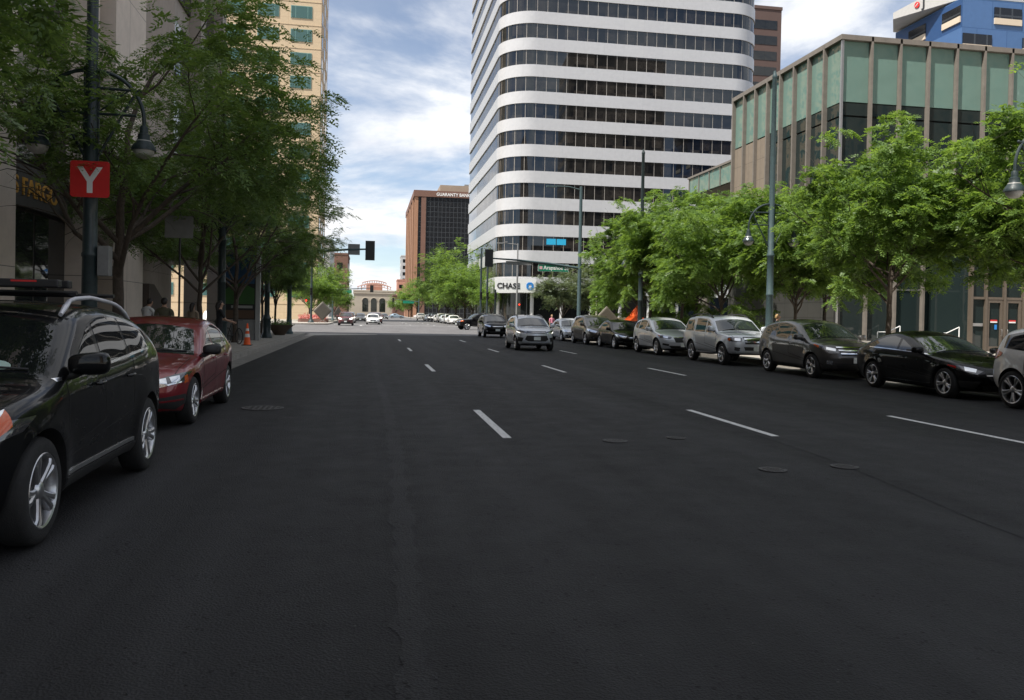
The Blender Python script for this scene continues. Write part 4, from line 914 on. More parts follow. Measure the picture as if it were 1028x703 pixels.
# ------------------------------------------------------------------ street furniture
def lamp_post(loc,m,label,group,H=11.1,lamps=True,arms='lamps'):
    e=empty('street_lamp',loc); tag(e,label,'street lamp',group)
    mb=MB(); mb.lathe([(.30,0),(.30,.10),(.26,.16),(.24,.22),(.21,.30),(.20,.95),(.23,1.0),(.23,1.06),(.17,1.14),(.15,1.25)],n=16); mb.build('base',m,e,40)
    mb=MB(); mb.lathe([(.145,1.2),(.135,2.4),(.15,2.42),(.15,2.47),(.133,2.5),(.125,3.9),(.15,3.93),(.15,4.0),(.12,4.05),(.105,6.2),(.085,H-.3),(.095,H-.28),(.095,H-.2),(.06,H-.12),(.05,H-.02),(0,H)],n=16); mb.build('shaft',m,e,40)
    if lamps:
        for sd in (-1,1):
            mb=MB(); pts=[(sd*(.08+.86*math.sin(t)),0,5.02+.92*math.cos(t)) for t in np.linspace(0.02,math.pi/2,14)]; mb.tube(pts+[(sd*.94,0,4.92)],.036,8)
            mb.tube([(sd*.08,0,5.62),(sd*.86,0,5.60)],.028,6); mb.tube([(sd*.08,0,5.13),(sd*.80,0,5.13)],.026,6); mb.tube([(sd*.82,0,5.62),(sd*.11,0,4.30)],.026,6); mb.tube([(sd*.66,0,5.60),(sd*.10,0,5.15)],.016,6)
            mb.tube([(sd*.13,0,6.0),(sd*.13,0,4.2)],.016,6); mb.ball((sd*.86,0,5.61),.035,8,6)
            mb.build('bracket',M['polegreen'],e,40,fix=False)
            mb=MB(); mb.lathe([(0,4.95),(.06,4.94),(.075,4.90),(.075,4.80),(.11,4.78),(.11,4.70),(.13,4.66),(.205,4.55),(.225,4.50),(.225,4.47),(.19,4.47)],(sd*.94,0,0),18,cap=False); l=mb.build('lamp_shade',M['polegreen'],e,40)
            mb=MB(); mb.lathe([(.135,4.66),(.185,4.52),(.19,4.46),(.165,4.39),(.10,4.33),(0,4.31)],(sd*.94,0,0),18,cap=False); mb.build('globe',M['globe'],l,40)
    return e
def signal_head(parent,loc,rz,lit=None,plate=True,n=3):
    h=empty('signal_head',loc,rz,parent); mb=MB(); z=.0
    mb.box((-.17,-.10,-.16*n-.02),(.17,.10,.16*n+.02)); mb.build('housing',M['black'],h,bevel=.02)
    if plate: mb=MB(); mb.box((-.30,.101,-.16*n-.15),(.30,.109,.16*n+.15)); mb.build('back_plate',M['black'],h)
    for i in range(n):
        zc=.32*(n/2-.5-i); lm=M['redlamp'] if lit==i and i==0 else M['whitelamp'] if lit==i else M['darklens']
        mb=MB(); mb.lathe([(0,-.112),(.105,-.112),(.115,-.10)],(0,0,zc),16,'y',cap=False); mb.build('lens',lm,h)
        mb=MB(); vs=[];fs=[]; 
        for k in range(13):
            a=math.pi*(-.1+1.2*k/12); 
            for y in (-.10,-.30): 
                vs.append((.135*math.cos(a),y,zc+.135*math.sin(a)))
        fs=[(2*k,2*k+1,2*k+3,2*k+2) for k in range(12)]; mb.add(vs,fs); o=mb.build('visor',M['black'],h,60,fix=False); sm=o.modifiers.new('t','SOLIDIFY'); sm.thickness=.006
    return h
def bicycle(loc,rz,label,m,lean=0):
    e=empty('bicycle',loc,rz); e.rotation_euler=(0,lean,rz); tag(e,label,'bicycle')
    for y in (-.52,.52):
        mb=MB(); mb.tube([(0,y+.33*math.cos(a),.34+.33*math.sin(a)) for a in np.linspace(0,2*math.pi,25)],.018,6,cap=False)
        for a in np.linspace(0,math.pi,8,endpoint=False): mb.tube([(0,y-.32*math.cos(a),.34-.32*math.sin(a)),(0,y+.32*math.cos(a),.34+.32*math.sin(a))],.003,4)
        mb.build('wheel',M['tyre'],e,60,fix=False)
    mb=MB(); bb=(0,.05,.30); st=(0,.22,.82); hd=(0,-.36,.84); hl=(0,-.40,.62); rw=(0,.52,.34); fw=(0,-.52,.34)
    for a,b in ((bb,st),(st,hd),(hl,bb),(hd,hl),(bb,rw),(st,rw),(hl,fw)): mb.tube([a,b],.017,6)
    mb.build('frame',m,e,60,fix=False)
    mb=MB(); mb.tube([(0,.22,.80),(0,.24,.94)],.013,6); mb.ball((0,.24,.96),(.075,.13,.035),12,8); mb.build('saddle',M['black'],e,60)
    mb=MB(); mb.tube([(0,-.36,.84),(0,-.38,1.0)],.014,6); mb.tube([(-.29,-.30,1.0),(-.2,-.40,1.02),(.2,-.40,1.02),(.29,-.30,1.0)],.012,6); mb.build('handlebar',M['black'],e,60,fix=False); return e
def cone(loc,label):
    e=empty('traffic_cone',loc); tag(e,label,'traffic cone')
    mb=MB(); mb.box((-.20,-.20,0),(.20,.20,.035)); mb.build('base',M['black'],e,bevel=.008)
    mb=MB(); mb.lathe([(.155,.035),(.14,.06),(.105,.34)],n=20,cap=False); mb.lathe([(.087,.48),(.072,.60)],n=20,cap=False); mb.lathe([(.058,.70),(.032,.90),(.018,.915),(0,.915)],n=20,cap=False); mb.build('body',M['orange'],e,40)
    mb=MB(); mb.lathe([(.107,.34),(.088,.48)],n=20,cap=False); mb.build('reflective_collar',M['white'],e,40); mb=MB(); mb.lathe([(.074,.60),(.058,.70)],n=20,cap=False); mb.build('reflective_collar',M['white'],e,40)
def diamond_sign(loc,rz,label,m,s=.86,zc=1.25,tilt=0,backm=None,curl=0):
    e=empty('work_sign',loc,rz); tag(e,label,'work sign')
    mb=MB(); n=8; vs=[];fs=[]
    for i in range(n+1):
        for j in range(n+1):
            a=(i/n-.5)*s*1.0; b=(j/n-.5)*s*1.0; x=(a-b)*.7071*1.41; z=(a+b)*.7071*1.41; x,z=x*math.cos(tilt)-z*math.sin(tilt),x*math.sin(tilt)+z*math.cos(tilt)
            vs.append((x,curl*(abs(a)*abs(a)-.3*b*abs(b))+curl*.2*math.sin(7*a+3*b),zc+z))
    for i in range(n):
        for j in range(n): fs.append((i*(n+1)+j,(i+1)*(n+1)+j,(i+1)*(n+1)+j+1,i*(n+1)+j+1))
    mb.add(vs,fs); o=mb.build('sign_panel',m,e,60); sm=o.modifiers.new('t','SOLIDIFY'); sm.thickness=.012
    mb=MB(); mb.tube([(0,.06,.35),(0,.05,zc+.5)],.018,6)
    for sx,sy in ((-.55,-.45),(.55,-.45),(-.55,.55),(.55,.55)): mb.tube([(0,.06,.42),(sx,sy,0.02)],.016,6)
    mb.build('stand',M['greypanel'],e,60,fix=False); return e
# ------------------------------------------------------------------ setting: ground, road, pavements
def rrect(x0,x1,y0,y1,rad,n=8):
    """rounded rectangle outline; rad = four corner radii (x0y0,x1y0,x1y1,x0y1)"""
    if not hasattr(rad,'__len__'): rad=[rad]*4
    P=[]
    for (cx_,cy_,a0,r) in ((x0+rad[0],y0+rad[0],180,rad[0]),(x1-rad[1],y0+rad[1],270,rad[1]),(x1-rad[2],y1-rad[2],0,rad[2]),(x0+rad[3],y1-rad[3],90,rad[3])):
        if r<1e-3: P.append((cx_,cy_)); continue
        for i in range(n+1):
            a=R(a0+90*i/n); P.append((cx_+r*math.cos(a),cy_+r*math.sin(a)))
    return P
def sheet(name,poly,z,m): return struct(MB().add([(x,y,z) for x,y in poly],[tuple(range(len(poly)))]).build(name,m,fix=False))
def rect(x0,x1,y0,y1): return [(x0,y0),(x1,y0),(x1,y1),(x0,y1)]
XL,XR=-4.2,14.1
sheet('ground',rect(-1500,1500,-1500,2500),-.06,M['soil'])
sheet('road',rect(XL,XR,-120,61.5),0,M['asphalt'])
sheet('crossing_road',rect(-320,320,61.5,104.5),0,M['asphalt_old'])
sheet('far_road',rect(-5,XR,104.5,505),0,M['asphalt_old'])
sheet('gutter',rect(XL,-3.65,-120,57),.004,M['gutter']); sheet('gutter',rect(13.55,XR,-120,57),.004,M['gutter'])
sheet('gutter',[(-9,61.5),(-9,63),(0.6,62.2),(0.6,61.0),(-3.6,57.2),(-3.65,56),(XL,56),(XL,61.5)],.008,M['concrete'])
def pavement(x0,x1,y0,y1,rad):
    p=rrect(x0,x1,y0,y1,rad,10); struct(MB().prism(p,-.05,.15).build('pavement',M['concrete']))
    q=rrect(x0-.0,x1+.0,y0-.0,y1+.0,rad,10); n=len(q); c=(sum(a for a,_ in q)/n,sum(b for _,b in q)/n)
    out=rrect(x0-.004,x1+.004,y0-.004,y1+.004,[r_+.004 if r_ else 0 for r_ in rad],10); inn=rrect(x0+.16,x1-.16,y0+.16,y1-.16,[max(r_-.16,0) if r_ else 0 for r_ in rad],10)
    vs=[(a,b,-.04) for a,b in out]+[(a,b,.148) for a,b in out]+[(a*.9+c_*.1,b*.9+d*.1,.156) for (a,b),(c_,d) in zip(out,inn)]+[(a,b,.156) for a,b in inn]; m=len(out); fs=[]
    for i in range(m):
        j=(i+1)%m
        for k in range(3): fs.append((k*m+i,k*m+j,(k+1)*m+j,(k+1)*m+i))
    struct(MB().add(vs,fs).build('kerb',M['kerb'],smooth=30))
pavement(-70,XL,-120,61,[0,0,4,0]); pavement(XR,90,-120,62,[0,0,0,4]); pavement(-90,-5,104.5,505,[0,4,0,0]); pavement(XR,90,106,505,[5,0,0,0])
k=0
for X in (1.8,5.55,8.8):
    for i in list(range(-2,4))+list(range(8,36)):
        y0=10.6+12.4*i+(0.0 if i<4 else 3)-(.9 if X>8 else 0)
        sheet('lane_marking',rect(X-.058,X+.058,y0,y0+3.15),.005,M['linepaint'])
sheet('stop_line',rect(-4.4,13.6,108.2,108.7),.005,M['linepaint'])
sheet('turn_arrow_marking',[(-1.05,107.9-6),(-.85,101.9),(-.85,104),(-.55,104),(-.95,105.4),(-1.35,104),(-1.05,104)],.005,M['linepaint'])
def ribbon(name,pts,w,m,z=.004):
    vs=[];fs=[]; r=random.Random(len(pts)+int(pts[0][1]*10))
    P=[]
    for (a,b),(c,d) in zip(pts[:-1],pts[1:]):
        n=max(2,int(math.hypot(c-a,d-b)/.12))
        for i in range(n): t=i/n; P.append((a+(c-a)*t+r.gauss(0,.002),b+(d-b)*t))
    for i,(x,y) in enumerate(P):
        ww=w*(.5+.9*r.random()); vs+=[(x-ww,y,z),(x+ww,y,z)]
    for i in range(len(P)-1): fs.append((2*i,2*i+1,2*i+3,2*i+2))
    return struct(MB().add(vs,fs).build(name,m,fix=False))
M['seamband']=asphalt('seam_asphalt',.027,.45)
ribbon('seam_band',[(.21,1.0),(.23,4),(.33,9),(.34,14),(.23,22),(.18,34),(-.05,46)],.085,M['seamband'],.003)
ribbon('road_seam',[(4.82,4.6),(4.90,6),(5.08,7.2),(5.30,9),(5.36,13),(5.28,22)],.004,M['tar'])
for i,(x,y,r_,lb) in enumerate([(3.16,10.29,.16,'small round iron cover near the middle lane line, left of a pair'),(4.07,10.51,.13,'small round iron cover, right of the pair by the middle lane line'),(4.28,8.22,.15,'small round iron cover closest to the camera in the middle of the road'),(5.19,8.34,.15,'small round iron cover on the tar seam at the right'),(-1.69,14.04,.34,'large round manhole cover beside the dark red sedan')]):
    mb=MB(); mb.lathe([(r_,0),(r_,.007),(r_*.93,.010),(r_*.9,.006),(0,.006)],n=28)
    for a in range(-3,4):
        for b in range(-3,4):
            if math.hypot(a,b)<3.1: mb.box((a*r_*.25-r_*.07,b*r_*.25-r_*.07,.0055),(a*r_*.25+r_*.07,b*r_*.25+r_*.07,.0095))
    o=mb.build('manhole_cover',M['castiron'],fix=False); o.location=(x,y,.004); tag(o,lb,'manhole cover','iron covers in the road')
sheet('lawn',rrect(17.2,25,49,60.5,1.5),.158,M['lawn']); sheet('lawn',rrect(18.5,60,111,119,1.5),.158,M['lawn'])

# ------------------------------------------------------------------ buildings
M['stone']=blocks('brown_stone_panels',(.33,.285,.25),(.31,.27,.237),1.45,1.95,.012,(.10,.085,.075),.8,'yz',.14,.3,0.0)
M['stonelight']=blocks('light_granite',(.62,.53,.46),(.60,.515,.445),3.0,2.6,.012,(.18,.16,.145),.75,'yz',.12,.3,0.0)
M['bglass']=glassmat('dark_shop_glass',(.012,.014,.015),.03,1.55,.15,.5)
M['bronzeframe']=mat('bronze_frame',(.035,.03,.026),.45,.5)
def near_block():
    """tall stone office block along the left pavement; it shades the street"""
    e=empty('office_building',(-9,0,0)); tag(e,'brown stone office block with dark glass bays and gold letters at the left pavement','building')
    H=44.9; Y1=53.8
    mb=MB(); mb.box((-26,-42,4.3),(-.62,Y1,H)); mb.box((-26,-42,0.1),(-.62,41.4,4.298)); mb.build('wall',M['stone'],e)
    piers=[(-42,-37.5),(-32,-30),(-25,-23),(-18,-16),(-11,-9),(-4,-2),(3,5),(10,12)]
    for a,b in piers: MB().box((-.7,a,.1),(.0,b,H+.6)).build('pier',M['stonelight'],e)
    MB().box((-.7,17,.1),(.02,23.15,H+.6)).build('pier',M['stonelight'],e)
    for a,b in ((28.3,29.5),(31.3,35.2)): MB().box((-.7,a,.1),(.05,b,H+.6)).build('pier',M['stonelight'],e)
    MB().box((-.7,35.2,.1),(-.25,41.4,H+.6)).build('pier',blocks('warm_stone_wall',(.33,.275,.235),(.31,.26,.222),3,3.2,.01,(.16,.13,.11),.85,'yz',.14,.2,0),e)
    MB().box((-.7,46.2,.15),(.0,47.4,H+.6)).build('column',M['stone'],e); MB().box((-.7,52.6,.15),(.0,Y1+.1,H+.6)).build('column',M['stone'],e)
    bays=[(-37.5,-32),(-30,-25),(-23,-18),(-16,-11),(-9,-4),(-2,3),(5,10),(12,17),(23.15,28.3),(29.5,31.3),(41.4,46.2),(47.4,52.6)]
    for a,b in bays:
        for fl in range(11):
            z0=.35 if fl==0 else 4.35+3.9*(fl-1)+ (1.25 if fl==1 else .9); z1=4.3 if fl==0 else 4.35+3.9*fl-.35
            if fl==0 and a>41: continue
            f=MB().box((-.63,a+.12,z0),(-.50,b-.12,z1)).build('window',M['bronzeframe'],e)
            n=2 if b-a>3 else 1; g=MB()
            for i in range(n):
                ya=a+.12+(b-a-.24)*i/n+.07; yb=a+.12+(b-a-.24)*(i+1)/n-.07; g.box((-.55,ya,z0+.08),(-.485,yb,z1-.08))
            g.build('pane',M['bglass'],f)
    MB().box((-.62,23.2,4.32),(-.30,28.25,5.45)).build('fascia',mat('dark_fascia',(.05,.045,.04),.6,var=.1),e)
    text('lettering','WELLS FARGO',.68,(-.285,21.75,4.62),(R(90),0,R(90)),M['gold'],e,ext=.02,sx=1.16,bold=.006)
    # sloping stair enclosure against the warm wall
    MB().prism([(35.4,.15),(41.2,.15),(41.2,.6),(36.2,2.6),(35.4,2.6)],-.25,.25,'x').build('stair_wall',mat('stair_brown',(.07,.052,.042),.7,var=.15),e)
    MB().box((-26.2,-42.2,H+.001),(-.4,Y1+.2,H+.9)).build('parapet',M['stone'],e)
near_block()

def ring_wall(poly,z0,z1,off=0): pass
M['panelwhite']=blocks('white_metal_panels',(.515,.515,.52),(.50,.50,.508),3.1,20,.015,(.44,.44,.44),.36,'xz',.08,.12,0.0)
M['bronzeglass']=blocks('bronze_glass',(.004,.0045,.0055),(.028,.024,.021),1.56,3.97,.0,(.01,.01,.01),.02,'xz',.5,.0,0.0)
M['bronzeglass'].node_tree.nodes['Principled BSDF'].inputs['IOR'].default_value=1.66; M['bronzeglass'].node_tree.nodes['Principled BSDF'].inputs['Specular Tint'].default_value=(.72,.86,1,1)  # blue specular tint paints blue sky into the window reflections
M['mullion']=mat('window_mullion',(.42,.38,.33),.4,.3)
def white_tower():
    x0,x1,y0,y1,r=19.,60.7,122.,168.,5.2
    e=empty('office_tower',(x0,y0,0)); tag(e,'white office tower with rounded corners and bands of dark windows','building')
    sh=lambda p:[(a-x0,b-y0) for a,b in p]
    out=sh(rrect(x0,x1,y0,y1,r,14)); inn=sh(rrect(x0+.16,x1-.16,y0+.16,y1-.16,r-.16,14))
    zb=7.45; fh=3.97; wh=2.17; nf=17
    # perimeter points at even window pitch
    per=[];L=0; n=len(inn)
    for i in range(n):
        a=Vector(inn[i]);b=Vector(inn[(i+1)%n]); per.append((L,a,b)); L+=(b-a).length
    def at(s):
        s=s%L
        for (l,a,b) in reversed(per):
            if s>=l-1e-9:
                d=(b-a); 
                if d.length<1e-6: continue
                d.normalize(); return a+d*(s-l),d
    m=int(L/1.56); pts=[at(i*L/m) for i in range(m)]
    MB().prism(out,5.0,zb-.001).build('wall',M['panelwhite'],e,40)
    for f in range(nf):
        z0=zb+fh*f; z1=z0+wh
        w=MB(); k=len(inn)
        w.add([(p[0],p[1],z0-.05) for p in inn]+[(p[0],p[1],z1+.05) for p in inn],[(i,(i+1)%k,k+(i+1)%k,k+i) for i in range(k)]); wo=w.build('window',M['bronzeglass'],e,30)
        mu=MB()
        for p,d in pts:
            if p.y>30: continue
            nrm=Vector((d.y,-d.x)); a=p-d*.035+nrm*.002; b=p+d*.035+nrm*.002
            q=[a,b,b+nrm*.022,a+nrm*.022]; mu.prism([tuple(v) for v in q],z0,z1)
        tag(mu.build('mullion',M['mullion'],wo),kind='stuff')
        MB().prism(out,z1,z0+fh-.0005).build('wall',M['panelwhite'],e,40)
    # ground floor: dark shop glass with pale columns, fascia with the bank's name
    MB().prism(sh(rrect(x0+1.2,x1-1.2,y0+1.2,y1-1.2,r-1.2,10)),.15,5.0).build('shop_glass',M['bglass'],e,30)
    for i in range(9): MB().lathe([(.28,.15),(.28,5.0)],(r+4.6*i,.75,0),14).build('column',M['panelwhite'],e,40)
    for i in range(8): MB().lathe([(.28,.15),(.28,5.0)],(.75,r+4.6*i,0),14).build('column',M['panelwhite'],e,40)
    MB().box((-.6,-.35,5.05),(5.6,-.10,7.1)).build('sign_board',M['white'],e)
    text('lettering','CHASE',1.12,(-.35,-.37,5.62),(R(90),0,0),M['ink'],e,ext=.03,sx=1.02,bold=.03)
    lg=MB(); c=(4.65,6.03); w=.55
    for q in range(4):
        a=q*math.pi/2; rot=lambda p:(c[0]+p[0]*math.cos(a)-p[1]*math.sin(a),c[1]+p[0]*math.sin(a)+p[1]*math.cos(a))
        lg.prism([rot(p) for p in ((-.22,.22),(-.22,.55),(.26,.55),(.53,.28),(.53,.22))],-.40,-.352,'y')
    lg.build('emblem',M['blue'],e)
    for a in (7.15,8.72): MB().box((a,.10,zb+fh+.95),(a+1.42,.14,zb+fh+1.85)).build('window_poster',mat('cyan_poster',(.03,.42,.68),.4),e)
    MB().prism(sh(rrect(x0+.5,x1-.5,y0+.5,y1-.5,r,8)),zb+fh*nf,zb+fh*nf+1.5).build('parapet',M['panelwhite'],e,40)
white_tower()

M['greenglass']=glassmat('green_glass_panel',(.155,.25,.215),.03,1.85,.3,.8)
M['limestone']=mat('brown_limestone_fin',(.185,.163,.14),.75,var=.18,scale=2.5)
M['limefill']=blocks('limestone_infill',(.235,.19,.145),(.22,.178,.135),.9,1.4,.012,None,.8,'yz',.12,.2,0)
M['curtain']=glassmat('dark_curtain_glass',(.018,.028,.028),.03,1.6,.2,.7)
M['darktile']=blocks('dark_wall_tiles',(.05,.05,.046),(.055,.054,.05),1.4,.9,.02,(.025,.025,.023),.45,'yz',.12,.2,0)
def glass_block():
    X0,Y0=26.,43.; e=empty('glass_building',(X0,Y0,0)); tag(e,'low glass building with green glass top band and brown stone fins','building')
    H=17.75; W=26; D=14
    MB().box((.35,.35,.0),(W,D,H-.4)).build('core',mat('dark_interior',(.02,.022,.022),.9),e)
    MB().box((-.12,-.12,H-.28),(W,D+.1,H)).build('parapet',M['limestone'],e)
    nb=8; p=D/nb
    def bay(face,i,p):
        a,b=i*p+.075,(i+1)*p-.075
        def bx(d0,d1,z0,z1,name,m,par=e):
            if face=='x': return MB().box((d0,a,z0),(d1,b,z1)).build(name,m,par)
            return MB().box((a,d0,z0),(b,d1,z1)).build(name,m,par)
        bx(.12,.22,14.05,H-.30,'green_panel',M['greenglass'])
        if face=='x' and i>=5: bx(.10,.24,4.3,13.95,'stone_infill',M['limefill'])
        else:
            for z0,z1 in ((4.75,8.6),(8.75,13.2)): bx(.14,.24,z0,z1,'window',M['curtain'])
            bx(.14,.24,13.3,14.0,'spandrel',M['curtain'])
        if face=='x': MB().box((-.14,i*p+.001,.16),(.24,(i+1)*p-.001,4.6)).build('base_wall',M['darktile'],e)
        else:
            bx(.14,.24,.55,3.45,'window',M['curtain']); bx(.14,.24,3.56,4.62,'window',M['greenglass'] if i in (4,5) else M['curtain']); bx(.10,.20,3.46,3.55,'transom',M['steel'])
    for i in range(nb): bay('x',i,p)
    pf=1.80
    for i in range(14): bay('y',i,pf)
    for i in range(nb+1):
        if i: MB().box((-.13,i*p-.07,4.62),(.30,i*p+.07,H-.02)).build('fin',M['limestone'],e)
    for i in range(1,15): MB().box((i*pf-.065,-.12,.15),(i*pf+.065,.30,H-.02)).build('fin',M['limestone'],e)
    MB().box((-.03,-.03,.15),(.10,.10,H-.02)).build('corner_post',M['steel'],e)
    # lower wing on round pillars beyond
    MB().box((.2,D+.1,11.7),(W,D+8.5,13.3)).build('wing',M['limefill'],e)
    for i in range(4):
        MB().box((.02,D+.2+2.05*i,11.75),(.19,D+2.15+2.05*i,13.15)).build('green_panel',M['greenglass'],e); MB().box((-.05,D+2.16+2.05*i,11.7),(.19,D+2.24+2.05*i,13.2)).build('fin',M['limestone'],e)
    MB().box((-.08,D+.1,13.16),(W,D+8.6,13.32)).build('parapet',M['limestone'],e)
    MB().lathe([(.48,.15),(.48,11.7)],(1.2,D+7.6,0),20).build('pillar',M['limestone'],e,40)
    # glazed entrance lobby in front
    fr=mat('lobby_frame',(.135,.108,.083),.5,.2,var=.1)
    MB().box((5.7,-3.55,6.9),(14,-.18,7.2)).build('lobby_roof',fr,e)
    MB().box((5.95,-3.35,.15),(13.8,-3.28,6.9)).build('lobby_glass',M['curtain'],e); MB().box((5.8,-3.3,.15),(5.9,-.2,6.9)).build('lobby_glass',M['curtain'],e)
    for x in (5.75,6.62,7.75,8.9,9.9,11.2): MB().box((x,-3.5,.15),(x+.13,-3.24,6.9)).build('lobby_post',fr,e)
    MB().box((5.9,-3.46,2.95),(13.8,-3.22,3.08)).build('transom',fr,e)
    for x in (6.76,7.89):
        d=MB(); 
        d.box((x,-3.44,.16),(x+.16,-3.37,2.94)); d.box((x+.82,-3.44,.16),(x+.98,-3.37,2.94)); d.box((x+.16,-3.44,.16),(x+.82,-3.37,.42)); d.box((x+.16,-3.44,2.78),(x+.82,-3.37,2.94)); o=d.build('door',fr,e)
        h=MB(); hx=x+.88 if x<7.5 else x+.10; h.tube([(hx,-3.44,1.0),(hx,-3.52,1.0),(hx,-3.52,1.35),(hx,-3.44,1.35)],.016,6); h.build('handle',M['steel'],o,50)
        MB().box((x+.28,-3.375,1.78),(x+.70,-3.366,1.86)).build('sticker',M['red'],o); MB().box((x+.28,-3.375,1.70),(x+.70,-3.366,1.775)).build('sticker',M['white'],o)
    MB().box((7.30,-3.375,1.34),(7.44,-3.366,1.6)).build('sticker',M['blue'],e)
    MB().box((5.95,-.9,.15),(6.5,-.6,1.5)).build('lobby_display',M['bronzeframe'],e)
    MB().box((5.95,-3.42,1.5),(6.55,-3.36,1.66)).build('push_bar',M['steel'],e)
    for i in range(3): MB().box((.4,-2.2+.4*i,.15),(5.6,-.2,.28+.13*i)).build('step',M['kerb'],e)
glass_block()
def handrail(x,y,label):
    e=empty('handrail',(x,y,.15)); tag(e,label,'handrail','handrails at the entrance steps')
    mb=MB(); mb.tube([(-.55,0,.55),(-.55,0,.95),(.0,0,.95),(.75,0,1.28)],.025,8); mb.build('rail',M['white'],e,50,fix=False)
    mb=MB(); mb.tube([(-.55,0,.55),(0,0,.55)],.022,8); mb.build('lower_rail',M['white'],e,50); mb=MB(); mb.tube([(0,0,0),(0,0,.95)],.03,8); mb.build('post',M['white'],e,50); mb=MB(); mb.tube([(.75,0,.4),(.75,0,1.28)],.03,8); mb.build('post',M['white'],e,50)
handrail(26.9,39.6,'white handrail left of the tree trunk by the glass front'); h=handrail(30.4,39.6,'white handrail behind the windscreen of the black sedan')

M['beige']=blocks('beige_precast',(.59,.455,.30),(.575,.445,.293),5.66,1.367,.03,(.50,.37,.235),.8,'xz',.06,.15,0.0)
M['tealglass']=glassmat('teal_glass',(.03,.10,.095),.04,1.6,.15,.6)
M['tealframe']=mat('teal_window_frame',(.16,.30,.27),.5)
def hotel():
    X1,Y0=-9.15,151.; e=empty('hotel_tower',(X1,Y0,0)); tag(e,'beige tower with green-framed windows behind the left trees','building')
    H=70
    MB().box((-40,0,.1),(0,22,H)).build('wall',M['beige'],e)
    for f in range(1,17):
        zt_=55.4+4.1*3-4.1*f
        if zt_<6 or zt_>H-1: continue
        MB().box((-40,-.05,zt_-3.35),(.05,-.003,zt_-3.2)).build('string_course',M['beige'],e)
        for c in range(7):
            xa=-5.25-5.66*c
            fr=MB().box((xa,-.10,zt_-2.15),(xa+3.65,.02,zt_)).build('window',M['tealframe'],e)
            g=MB(); g.box((xa+.10,-.125,zt_-2.05),(xa+.72,-.08,zt_-.10)); g.box((xa+2.93,-.125,zt_-2.05),(xa+3.55,-.08,zt_-.10)); g.box((xa+.84,-.125,zt_-2.05),(xa+2.81,-.08,zt_-.10)); g.build('pane',M['tealglass'],fr)
        for c in range(3): MB().box((.0,2+7*c,zt_-2.15),(.03,5+7*c,zt_)).build('window',M['tealglass'],e)
hotel()
M['greyconc']=mat('pale_grey_concrete',(.42,.42,.42),.8,var=.08,scale=.3); M['pinkbrick']=mat('pink_brick',(.45,.22,.16),.85,var=.1,scale=.3); M['tanbrick']=mat('tan_masonry',(.30,.24,.18),.85,var=.1,scale=.3); M['brownprecast']=mat('brown_precast',(.105,.066,.056),.8,var=.08,scale=.3)
M['brick_orange']=mat('orange_brick',(.33,.175,.105),.85,var=.1,scale=.4); M['brick_red']=mat('red_brick',(.16,.085,.062),.85,var=.12,scale=.4)
M['blackglass']=blocks('black_glass_grid',(.012,.013,.015),(.014,.015,.017),1.5,1.95,.10,(.05,.055,.06),.12,'xz',.1,.0,0.0)
def bank_block():
    e=empty('bank_building',(16.6,320,0)); tag(e,'dark glass bank block edged in orange brick, far down the street','building')
    H=49; MB().box((.3,.3,.1),(34,74,H-2.4)).build('core',M['blackglass'],e)
    MB().box((2.6,.1,.1),(34,.3,H-2.4)).build('window',M['blackglass'],e)
    MB().box((0,-.0,.1),(1.3,1.5,H-2.4)).build('pier',M['brick_orange'],e); MB().box((2.5,-.25,.1),(4.3,1.2,H-2.4)).build('pier',M['brick_red'],e)
    for y in (8,22,36,50,64): MB().box((-.3,y,.1),(.4,y+5,H-2.4)).build('pier',M['brick_orange'],e)
    MB().box((-.4,-.4,H-2.4),(34.2,74.2,H)).build('parapet',M['brick_red'],e)
    text('lettering','GUARANTY BANK',1.7,(8.2,-.45,H-1.9),(R(90),0,0),M['white'],e,ext=.03,sx=.92,bold=.03)
    MB().box((10,4,H),(30,30,H+3)).build('penthouse',M['tanbrick'],e); MB().box((20,8,H+3),(28,14,H+4.2)).build('roof_plant',M['greypanel'],e)
bank_block()
def simple_block(name,loc,size,wall,label,win,rows,cols,wsize,face='y',z0=5,dz=3.8,pitch=None,margin=1.,glass=None,cat='building'):
    e=empty(name,loc); tag(e,label,cat); w,d,h=size; MB().box((0,0,.05),size).build('wall',wall,e)
    for r_ in range(rows):
        for c in range(cols):
            z=z0+dz*r_
            if 'y' in face:
                x=margin+c*(pitch or (w-2*margin)/cols); MB().box((x,-.06,z),(x+wsize[0],.03,z+wsize[1])).build('window',win,e)
            if '+' in face:
                x=margin+c*(pitch or (w-2*margin)/cols); MB().box((x,d-.03,z),(x+wsize[0],d+.06,z+wsize[1])).build('window',win,e)
            if 'x' in face:
                y=margin+c*(d-2*margin)/cols; MB().box((-.06,y,z),(.03,y+wsize[0],z+wsize[1])).build('window',win,e)
            if 'w' in face:
                y=margin+c*(d-2*margin)/cols; MB().box((w-.03,y,z),(w+.06,y+wsize[0],z+wsize[1])).build('window',win,e)
    MB().box((-.15,-.15,h),(w+.15,d+.15,h+.7)).build('parapet',wall,e); return e
simple_block('apartment_tower',(18.6,505,0),(16,20,36),M['greyconc'],'thin pale grey tower left of the dark glass bank block',M['bglass'],8,3,(2.2,2.0),'yx',5,3.9)
simple_block('brick_building',(15.4,470,0),(5,18,20),M['pinkbrick'],'narrow pink brick building at the foot of the pale grey tower',M['bglass'],4,1,(2.,2.),'y',4,3.9)
simple_block('brick_building',(12.2,440,0),(6,18,10.5),M['brick_red'],'low red brick corner building with white sign beyond the green trees',M['white'],1,1,(2.6,2.),'y',6,3.9)
simple_block('brick_building',(-20,330,0),(11.5,30,24),M['brick_red'],'red brick building beyond the left trees beside the stone hall',M['bglass'],4,3,(2.2,2.4),'yw',5,4.5)
